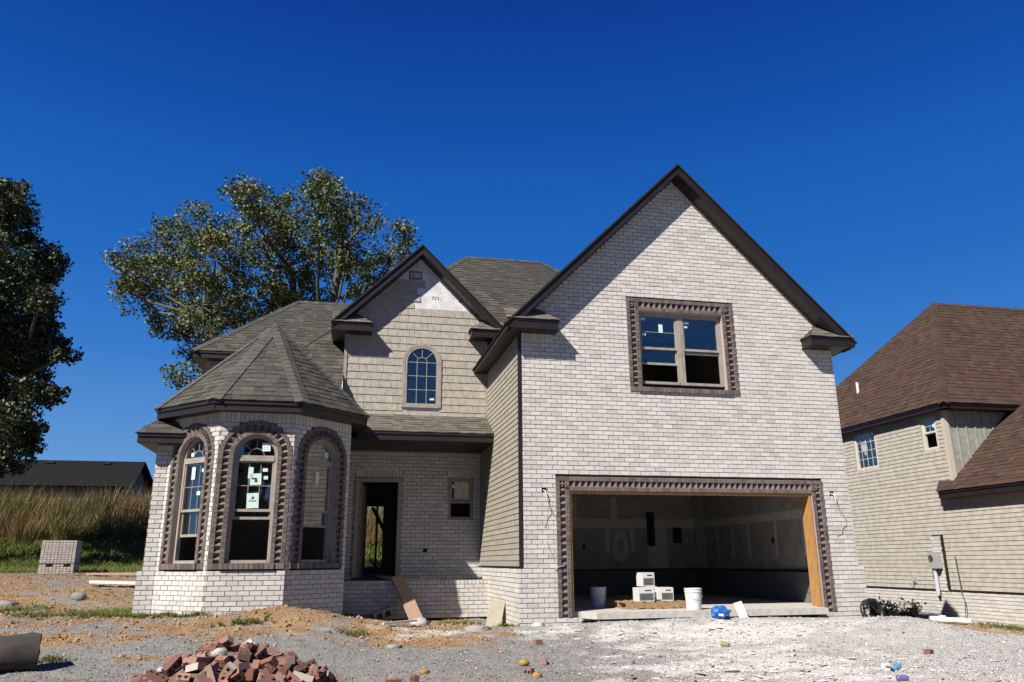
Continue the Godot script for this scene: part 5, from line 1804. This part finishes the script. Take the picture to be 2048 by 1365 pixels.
func bucket(at: Vector3, label: String, dirt: Color):
	var b := thing("bucket", label, "bucket", at, "plastic buckets in the garage")
	var mb := MB.new()
	mb.lathe(Vector3.ZERO, [Vector2(0.0, 0.006), Vector2(0.125, 0.0), Vector2(0.13, 0.01), Vector2(0.148, 0.30), Vector2(0.156, 0.30), Vector2(0.156, 0.315), Vector2(0.149, 0.318), Vector2(0.150, 0.345), Vector2(0.158, 0.347), Vector2(0.158, 0.365), Vector2(0.145, 0.366), Vector2(0.122, 0.02), Vector2(0.0, 0.02)], 28, dirt)
	build(mb, "body", M.bucket, b)
	var hd := MB.new()
	var pts := []
	for k in 13:
		var a := PI * k / 12.0
		pts.append(Vector3(cos(a) * 0.162, 0.325 - sin(a) * 0.15, 0.02 + sin(a) * 0.13))
	hd.tube(pts, 0.003, 0.003, 5)
	build(hd, "handle", M.grey_metal, b)

func carton(at: Vector3, size: Vector3, turn: float, label: String, body: Material, panel: Material):
	var b := thing("carton", label, "box", at, "cartons on the pallet")
	b.rotation.y = turn
	var mb := MB.new()
	mb.span(Vector3(-size.x / 2, 0, -size.z / 2), Vector3(size.x / 2, size.y, size.z / 2))
	build(mb, "body", body, b)
	var p := MB.new()
	p.span(Vector3(-size.x * 0.44, size.y * 0.08, size.z / 2), Vector3(size.x * 0.44, size.y * 0.6, size.z / 2 + 0.002))
	build(p, "print", panel, b)
	var q := MB.new()
	for k in 3: q.span(Vector3(-size.x * 0.36, size.y * (0.18 + 0.12 * k), size.z / 2 + 0.002), Vector3(size.x * (0.30 - 0.14 * (k % 2)), size.y * (0.22 + 0.12 * k), size.z / 2 + 0.0032))
	q.span(Vector3(-size.x * 0.1, size.y * 0.75, size.z / 2 + 0.001), Vector3(size.x * 0.32, size.y * 0.84, size.z / 2 + 0.0022))
	build(q, "print", M.print if panel != M.print else M.paper, b)
	var tp := MB.new()
	tp.span(Vector3(-0.03, size.y, -size.z / 2), Vector3(0.03, size.y + 0.001, size.z / 2))
	build(tp, "tape", M.white_plastic, b)

func make_things():
	M.bucket = vmat(0.45, "soft", 0.35, "", 1.0, 0.45)
	bucket(Vector3(4.86, 0.40, -1.28), "scuffed white bucket standing in the garage's shade", Color(0.60, 0.60, 0.585))
	bucket(Vector3(6.22, 0.40, 0.02), "bright white plaster-smeared bucket on the sunlit garage slab", Color(0.60, 0.60, 0.585))
	# pallet
	var p := thing("pallet", "small wooden pallet carrying cartons on the garage floor", "pallet", Vector3(5.66, 0.40, -0.78))
	p.rotation.y = 0.05
	for z in [-0.4, 0.0, 0.4]:
		var mb := MB.new()
		mb.span(Vector3(-0.6, 0.02, z - 0.02), Vector3(0.6, 0.11, z + 0.02))
		build(mb, "stringer", M.pallet, p)
	for k in 6:
		var mb := MB.new()
		var x := -0.55 + k * 0.22
		mb.span(Vector3(x - 0.05, 0.11, -0.42), Vector3(x + 0.05, 0.127, 0.42))
		build(mb, "deck_board", M.pallet, p)
	for x in [-0.55, 0.0, 0.55]:
		var mb := MB.new()
		mb.span(Vector3(x - 0.05, 0.0, -0.42), Vector3(x + 0.05, 0.02, 0.42))
		build(mb, "deck_board", M.pallet, p)
	var lightp := pmat(lin(0.47, 0.47, 0.46), 0.7)
	var grey := pmat(lin(0.09, 0.095, 0.10), 0.7)
	var y := 0.527
	carton(Vector3(5.52, y, -0.60), Vector3(0.31, 0.24, 0.26), 0.05, "white carton with dark print, front left on the pallet", lightp, grey)
	carton(Vector3(5.74, y, -0.93), Vector3(0.26, 0.25, 0.26), 0.0, "pale carton at the back of the pallet, under another", lightp, grey)
	carton(Vector3(5.70, y + 0.252, -0.93), Vector3(0.25, 0.25, 0.25), 0.12, "dark printed carton stacked on top of another", lightp, grey)
	carton(Vector3(5.99, y, -0.72), Vector3(0.245, 0.235, 0.25), -0.04, "dark-fronted carton at the pallet's end", lightp, grey)
	# planks to the front door
	var pk := MB.new()
	pk.bar(Vector3(0.86, 0.945, -4.62), Vector3(1.18, 0.905, -2.98), 0.24, 0.04)
	tag(build(pk, "plank", M.plank), "brown board lying from the door sill across the porch", "plank")
	pk = MB.new()
	pk.bar(Vector3(1.17, 0.955, -3.12), Vector3(1.52, ground_y(1.5, -2.15) + 0.03, -2.15), 0.28, 0.04)
	tag(build(pk, "plank", M.plank), "sunlit board ramp leaning on the porch edge", "plank")
	# hollow block
	var cb := MB.new()
	for e in [-0.19, 0.0, 0.19]: cb.span(Vector3(e - 0.018, 0, -0.095), Vector3(e + 0.018, 0.19, 0.095), Color(0.27, 0.25, 0.19))
	cb.span(Vector3(-0.172, 0, 0.06), Vector3(0.172, 0.19, 0.094), Color(0.27, 0.25, 0.19))
	cb.span(Vector3(-0.172, 0, -0.094), Vector3(0.172, 0.19, -0.06), Color(0.27, 0.25, 0.19))
	var o := build(cb, "concrete_block", M.block)
	tag(o, "hollow concrete block lying against the porch base", "block")
	o.transform = Transform3D(Basis(Vector3.UP, 0.5) * Basis(Vector3.RIGHT, PI / 2) * Basis(Vector3.UP, 0.25), on_ground(0.78, -2.55, 0.10))
	# tan board leaning on the garage base
	var tb := MB.new()
	var tg := ground_y(2.75, -1.1)
	tb.plate([Vector3(2.64, tg - 0.02, -1.15), Vector3(2.90, tg - 0.02, -1.02), Vector3(3.015, tg + 0.42, -1.16), Vector3(2.77, tg + 0.46, -1.29)], 0.012)
	tag(build(tb, "siding_scrap", pmat(lin(0.25, 0.228, 0.172), 0.7, "soft", 0.6)), "tan siding offcut leaning on the brick base", "board")
	# rocks
	rock(1.38, -0.35, 0.13, Color(0.36, 0.345, 0.325), "pale mortar lump below the door boards")
	rock(2.24, 0.45, 0.20, Color(0.25, 0.245, 0.235), "wide grey gravel lump before the garage corner", -0.06, 0.45)
	rock(-5.5, -5.6, 0.14, Color(0.21, 0.205, 0.20), "grey stone lying by the grass on the clay")
	rock(-6.85, -5.3, 0.24, Color(0.27, 0.27, 0.27), "flat grey slab of stone at the picture's edge", -0.04, 0.4)
	rock(2.33, 3.35, 0.055, Color(0.31, 0.22, 0.06), "yellowish clay lump in the gravel", 0.02)
	rock(1.05, 3.6, 0.05, Color(0.30, 0.18, 0.07), "small orange clay lump in the gravel")
	rock(2.25, 4.35, 0.05, Color(0.31, 0.20, 0.06), "small yellow clay lump near the picture's bottom")
	rock(0.80, 1.75, 0.09, Color(0.24, 0.235, 0.225), "grey stone with a dark underside in the gravel", 0.0, 0.45)
	rock(-2.9, -1.75, 0.10, Color(0.27, 0.25, 0.23), "rough mortar spill at the left corner of the bay", 0.0, 0.6)
	rock(3.3, 0.18, 0.10, Color(0.44, 0.435, 0.42), "white plaster lump at the garage corner", 0.0, 0.5)
	for k in 26:
		var x := rng.randf_range(-6.5, -3.8)
		var z := rng.randf_range(-7.5, 0.5)
		rock(x, z, rng.randf_range(0.02, 0.05), Color(0.26, 0.155, 0.08) if k % 2 else Color(0.24, 0.225, 0.21), "clay clod on the bare ground left of the house" if k % 2 else "small grey stone on the bare ground left of the house").set_meta("group", "clay clods by the house" if k % 2 else "small stones by the house")
	# dark roll at the bottom left
	var rl := MB.new()
	var rp := []
	for k in 15: rp.append(Vector3(-5.0, 0.16, 3.42).lerp(Vector3(-3.36, 0.20, 3.0), k / 14.0))
	rl.tube(rp, 0.165, 0.205, 26, Color(0.055, 0.047, 0.043))
	for k in rl.v.size():
		var q: Vector3 = rl.v[k]
		rl.v[k] = q + Vector3(0, -0.02 * absf(sin(q.x * 9.0)), 0) + Vector3(1, 0.6, 1) * (0.05 * gn2.get_noise_3d(q.x * 45.0, q.y * 80.0, q.z * 60.0))
		rl.c[k] = Color(0.055, 0.047, 0.043) * (1.0 + 0.5 * gn2.get_noise_3d(q.x * 110.0, q.y * 160.0, q.z * 160.0))
	o = build(rl, "felt_roll", M.rough)
	tag(o, "dark brown roll of felt lying on the gravel", "roll")
	o.position.y = ground_y(-3.8, 3.1)
	# black corrugated pipe coil at the garage's right pier
	var cp := MB.new()
	var pts := []
	for k in 60:
		var a := TAU * k / 40.0
		pts.append(Vector3(cos(a) * 0.20, sin(a) * 0.20, 0.002 * k))
	for k in 58: cp.tube([pts[k], pts[k + 1]], 0.048 if k % 2 else 0.038, 0.048 if k % 2 else 0.038, 10, Color.WHITE, false)
	o = build(cp, "drain_pipe", M.black_plastic)
	tag(o, "coil of black corrugated drain pipe against the garage pier", "pipe")
	o.transform = Transform3D(Basis(Vector3.UP, 0.15) * Basis(Vector3.RIGHT, -0.25), on_ground(9.62, 0.22, 0.13))
	# blue bag
	var bb := MB.new()
	var f := FastNoiseLite.new()
	f.seed = 8; f.frequency = 1.4
	var BP = func(i, j):
		var th: float = PI * i / 10.0
		var ph: float = TAU * j / 12.0
		var d := Vector3(sin(th) * cos(ph), cos(th), sin(th) * sin(ph))
		return d * Vector3(0.17, 0.11, 0.12) * (1.0 + 0.8 * f.get_noise_3dv(d * 2.2)) + Vector3(0, 0.10, 0)
	for i in 10:
		for j in 12: bb.quad(BP.call(i + 1, j + 1), BP.call(i + 1, j), BP.call(i, j), BP.call(i, j + 1))
	o = build(bb, "plastic_bag", pmat(lin(0.015, 0.11, 0.36), 0.35))
	tag(o, "crumpled blue plastic bag before the garage slab", "bag")
	o.position = on_ground(6.45, 0.55, -0.02)
	# scraps that can be told apart
	var wp := MB.new()
	wp.bar(Vector3(6.92, ground_y(6.9, 0.5), 0.5), Vector3(6.86, ground_y(6.9, 0.5) + 0.26, 0.42), 0.16, 0.01, Vector3.BACK)
	tag(build(wp, "drywall_scrap", M.paper), "white drywall scrap standing up before the garage slab", "scrap")
	var ws := MB.new()
	ws.bar(on_ground(0.72, 0.30, 0.03), on_ground(1.28, -0.05, 0.10), 0.06, 0.03)
	tag(build(ws, "stick", M.concrete), "pale stick lying on the dirt before the bay", "stick")
	var bo := thing("bottle", "crushed light blue bottle on the gravel", "bottle", on_ground(6.4, 5.0, 0.035))
	bo.rotation = Vector3(0, 0.5, PI / 2 + 0.1)
	var bm := MB.new()
	bm.lathe(Vector3(0, -0.1, 0), [Vector2(0, 0), Vector2(0.03, 0.003), Vector2(0.033, 0.05), Vector2(0.028, 0.08), Vector2(0.033, 0.12), Vector2(0.03, 0.15), Vector2(0.013, 0.185), Vector2(0.013, 0.20), Vector2(0, 0.20)], 14)
	build(bm, "body", pmat(lin(0.07, 0.25, 0.42), 0.25), bo)
	var cm := MB.new()
	cm.lathe(Vector3(0, 0.095, 0), [Vector2(0, 0), Vector2(0.016, 0), Vector2(0.016, 0.02), Vector2(0, 0.02)], 12)
	build(cm, "cap", M.black_plastic, bo)
	for c in [[6.05, 5.55, Color(0.11, 0.09, 0.22), "purple can lying on the gravel"], [6.53, 4.65, Color(0.46, 0.46, 0.45), "white can lying on the gravel beside the blue bottle"], [5.52, 2.5, Color(0.15, 0.155, 0.06), "yellow-green can lying before the garage"]]:
		var can := MB.new()
		can.lathe(Vector3(0, -0.06, 0), [Vector2(0, 0.004), Vector2(0.026, 0.0), Vector2(0.033, 0.01), Vector2(0.033, 0.11), Vector2(0.027, 0.12), Vector2(0.0, 0.117)], 16)
		var cc := build(can, "can", pmat(c[2], 0.35))
		tag(cc, c[3], "can")
		cc.transform = Transform3D(Basis(Vector3.UP, c[0]) * Basis(Vector3.BACK, PI / 2), on_ground(c[0], c[1], 0.03))
	# boards and white sheet left of the house
	var lb := MB.new()
	lb.bar(Vector3(-7.35, ground_y(-7.35, -12.6) + 0.06, -12.6), Vector3(-4.6, ground_y(-4.6, -11.4) + 0.12, -11.4), 0.2, 0.05)
	tag(build(lb, "board", M.plank), "weathered board lying beyond the left corner of the house", "board")
	var wsht := MB.new()
	wsht.bar(Vector3(-6.3, ground_y(-6.3, -9.3) + 0.10, -9.3), Vector3(-4.0, ground_y(-4.0, -8.6) + 0.10, -8.6), 0.28, 0.07)
	tag(build(wsht, "white_sheet", M.white_plastic), "folded white sheet on the clay by the house corner", "sheet")
	# white foam pieces by the neighbour
	for q in [[14.15, -3.5, 0.35, 0.10, 0.55, "short white foam offcut on top by the neighbour's base"], [14.05, -3.0, 1.0, 0.075, 0.35, "long white foam offcut by the neighbour's base"]]:
		var fm := MB.new()
		var fp := []
		for k in 7: fp.append(Vector3(0, 0.008 * sin(k * 2.1), -q[2] / 2 + q[2] * k / 6.0))
		fm.tube(fp, q[3], q[3] * 0.8, 9)
		o = build(fm, "foam_offcut", M.paper)
		tag(o, q[5], "foam")
		o.transform = Transform3D(Basis(Vector3.UP, q[4]), on_ground(q[0], q[1], q[3]))
	# litter nobody could count
	var lt := MB.new()
	for k in 1500:
		var x := rng.randf_range(3.2, 9.2)
		var z := rng.randf_range(0.6, 6.3)
		if rng.randf() > dust_amount(x, z) * 0.9 + 0.08: continue
		var s := rng.randf_range(0.006, 0.026) * (1.0 if rng.randf() < 0.9 else 2.0)
		var c := on_ground(x, z, 0.012)
		var B := Basis(Vector3.UP, rng.randf() * TAU) * Basis(Vector3.RIGHT, rng.randfn() * 0.25)
		var col := jit(Color(0.52, 0.515, 0.50), 0.12)
		if rng.randf() < 0.05: col = [Color(0.03, 0.03, 0.03), Color(0.20, 0.09, 0.08), Color(0.06, 0.06, 0.07), Color(0.20, 0.14, 0.08)][rng.randi() % 4]
		var w := s * rng.randf_range(0.8, 3.0)
		lt.plate([c + B * Vector3(-w, 0, s * 0.7), c + B * Vector3(w * 0.7, 0, s), c + B * Vector3(w, 0.004, -s * 0.6), c + B * Vector3(-w * 0.6, 0.006, -s)], 0.005, col)
	tag(stuff(build(lt, "litter", M.rough)), "white plaster and paper scraps strewn before the garage", "litter")
	# weeds at the neighbour's wall
	for q in [[12.4, -4.2, 0.85, 600, "tallest leafy weed by the garage's right pier"], [13.4, -4.6, 0.6, 420, "middle leafy weed between the two houses"], [13.9, -4.1, 0.5, 380, "low leafy weed at the neighbour's brick base"]]:
		var w := thing("weed_plant", q[4], "weed", on_ground(q[0], q[1]), "weeds between the houses")
		var sm := MB.new()
		var buf := PackedFloat32Array()
		for k in 16:
			var a := rng.randf() * TAU
			var top := Vector3(cos(a) * rng.randf_range(0.05, 0.75), q[2] * rng.randf_range(0.4, 1.0), sin(a) * rng.randf_range(0.05, 0.5))
			sm.tube([Vector3.ZERO, top * Vector3(0.4, 0.6, 0.4), top], 0.007, 0.003, 4)
			for m in int(q[3] / 16):
				var t := rng.randf_range(0.15, 1.0)
				push(buf, spin().scaled(Vector3.ONE * rng.randf_range(0.05, 0.13)), top * t + ball_point() * 0.07, jit(Color(0.115, 0.155, 0.035), 0.35))
		build(sm, "stem", pmat(lin(0.12, 0.14, 0.05), 0.8), w)
		leaves(buf, 0.28, "leaves", w)

const EXPOSURE := 1.95
# a clear polarised blue that pales towards the horizon, the same all round; rows run from the zenith down
func clear_sky() -> ImageTexture:
	var stops := [[0.0, 128, 172, 219], [5.0, 107, 159, 214], [8.0, 92, 148, 211], [14.0, 58, 124, 203], [20.0, 38, 107, 192], [24.0, 31, 100, 186], [32.0, 20, 79, 167], [40.0, 14, 59, 146], [55.0, 9, 46, 122], [90.0, 7, 36, 106]]
	var im := Image.create(64, 512, false, Image.FORMAT_RGBF)
	for y in 512:
		var el := 90.0 - (y + 0.5) / 512.0 * 180.0
		var c := Color(0.15, 0.145, 0.135)
		if el > 0.0:
			for k in stops.size() - 1:
				if el >= stops[k][0] and el <= stops[k + 1][0]:
					var t: float = (el - stops[k][0]) / (stops[k + 1][0] - stops[k][0])
					var p := Color8(stops[k][1], stops[k][2], stops[k][3]).srgb_to_linear()
					var q := Color8(stops[k + 1][1], stops[k + 1][2], stops[k + 1][3]).srgb_to_linear()
					c = p.lerp(q, t)
		for x in 64: im.set_pixel(x, y, Color(c.r / EXPOSURE, c.g / EXPOSURE, c.b / EXPOSURE))
	return ImageTexture.create_from_image(im)

func _ready():
	rng.seed = 20240917
	# ---- camera, sky, sun
	var cam := Camera3D.new()
	cam.name = "camera"
	cam.position = EYE
	cam.rotation_order = EULER_ORDER_YXZ
	cam.rotation_degrees = Vector3(16.023, -12.245, -0.392)
	cam.fov = 47.93
	cam.near = 0.05
	cam.far = 1000.0
	add_child(cam)
	var sky := PanoramaSkyMaterial.new()
	sky.panorama = clear_sky()
	var s := Sky.new()
	s.sky_material = sky
	var env := Environment.new()
	env.background_mode = Environment.BG_SKY
	env.sky = s
	env.ambient_light_source = Environment.AMBIENT_SOURCE_SKY
	env.tonemap_mode = Environment.TONE_MAPPER_LINEAR
	env.tonemap_exposure = EXPOSURE
	env.sdfgi_enabled = true
	env.ssao_enabled = true
	env.ssil_enabled = true
	var we := WorldEnvironment.new()
	we.name = "world"
	we.environment = env
	add_child(we)
	var sun := DirectionalLight3D.new()
	sun.name = "sun"
	sun.light_energy = 1.6
	sun.light_color = Color(1.0, 0.968, 0.92)
	sun.light_angular_distance = 0.5
	sun.shadow_enabled = true
	add_child(sun)
	sun.look_at_from_position(Vector3.ZERO, Vector3(1.23, -1.44, -1.0), Vector3.UP)
	# ---- the place
	make_materials()
	make_ground()
	make_house()
	make_neighbour()
	make_far_house()
	print("built")
	make_trees()
	make_gravel()
	make_clods()
	make_grass()
	make_brick_heap()
	make_brick_stack()
	make_things()

func make_trees():
	var green := [Color(0.0675, 0.09384, 0.0286), Color(0.081, 0.1076, 0.0338), Color(0.054, 0.0759, 0.0234), Color(0.1013, 0.1132, 0.039), Color(0.1148, 0.1035, 0.039)]
	var dark := [Color(0.036, 0.048, 0.019), Color(0.044, 0.056, 0.022), Color(0.030, 0.040, 0.016)]
	var pale := pmat(lin(0.11, 0.098, 0.082), 0.9, "fine", 0.5, "bcoarse", 1.0, 0.2)
	tree("shade_tree", "broad green tree rising behind the brick house", Vector3(-1.5, 1.2, -16.2), [[Vector3(0.9, 12.0, 0.6), 1.0], [Vector3(-0.9, 11.0, 0.3), 0.9], [Vector3(-4.2, 9.2, -0.5), 0.75]], TREE_BLOBS, 3.3, 0.108, green, 0.28, pale, 1.7)
	var far_tree = tree("shade_tree", "dense dark tree at the left edge of the yard", Vector3(-17.6, 2.2, -26.5), [[Vector3(0.6, 12.5, 0.5), 1.0], [Vector3(2.4, 7.6, 0.6), 0.7], [Vector3(1.8, 4.2, 1.2), 0.5]], DARK_BLOBS, 4.4, 0.15, dark, 0.36, M.bark, 1.6)
	# the wooded far side of the street, which the ground-floor windows mirror
	for p in [[-17.0, 40.0, 0.0], [-7.0, 44.0, 1.1], [2.0, 41.0, 2.3], [12.0, 45.0, 3.9], [23.0, 43.0, 5.0], [-27.0, 36.0, 0.6], [-37.0, 26.0, 2.0], [-44.0, 14.0, 3.0], [-45.0, 4.0, 4.4]]:
		var t: Node3D = far_tree.duplicate()
		t.name = uname(self, "shade_tree")
		add_child(t, true)
		t.position = Vector3(p[0], -0.8, p[1])
		t.rotation.y = p[2]
		t.set_meta("label", "dark tree across the street, behind the viewer")
		t.set_meta("group", "trees across the street")

const TREE_BLOBS := [[-8.79, 13.36, -19.27, 1.16], [-8.44, 11.44, -17.53, 0.89], [-7.6, 14.07, -18.84, 1.26], [-7.32, 12.3, -17.92, 1.32], [-6.22, 14.2, -17.04, 1.21], [-5.14, 12.12, -14.85, 1.4], [-4.49, 15.58, -17.74, 1.27], [-3.93, 13.95, -12.93, 0.63], [-3.56, 12.9, -14.47, 1.4], [-2.86, 12.15, -15.51, 1.55], [-4.57, 11.81, -17.82, 1.64], [-5.58, 10.48, -15.33, 1.3], [-7.31, 10.97, -19.1, 1.04], [-6.47, 10.13, -19.81, 0.95], [-6.04, 7.95, -15.99, 0.59], [-5.46, 8.84, -17.91, 0.79], [-1.36, 13.42, -12.54, 1.17], [-1.69, 15.09, -14.14, 0.61], [-1.04, 13.85, -12.54, 0.81], [-0.05, 15.41, -16.72, 0.95], [-0.26, 13.06, -14.69, 1.16], [-1.51, 13.89, -17.44, 1.36], [-0.21, 12.38, -16.74, 1.02], [1.09, 12.81, -16.75, 0.83], [1.38, 12.35, -13.14, 0.7], [1.72, 12.68, -12.45, 0.4], [-2.1, 11.3, -16.48, 1.19], [0.57, 10.57, -13.81, 0.74], [-3.12, 14.84, -16.36, 0.91], [-8.7, 12.51, -16.53, 0.48], [-9.01, 11.79, -17.45, 0.39], [-5.23, 10.87, -19.08, 1.26]]
const DARK_BLOBS := [[-18.0, 18.3, -26.21, 1.75], [-16.24, 17.93, -23.7, 0.94], [-17.0, 17.59, -26.23, 1.25], [-15.74, 15.18, -25.29, 1.69], [-14.53, 15.25, -24.92, 0.72], [-16.29, 13.6, -23.22, 2.03], [-16.31, 13.75, -27.23, 1.5], [-13.41, 12.37, -21.84, 0.65], [-16.49, 11.49, -24.08, 2.04], [-15.29, 11.08, -24.91, 1.74], [-14.71, 11.31, -26.55, 1.1], [-12.56, 10.31, -23.28, 0.4], [-14.8, 12.37, -26.7, 0.74], [-16.61, 9.92, -28.46, 1.88], [-13.51, 8.77, -23.76, 0.89], [-16.87, 8.35, -26.92, 1.9], [-14.41, 7.14, -23.61, 1.09], [-14.55, 7.46, -25.55, 0.81], [-15.05, 5.7, -24.36, 1.1], [-16.25, 6.53, -29.23, 0.87], [-14.37, 6.61, -26.03, 0.46]]
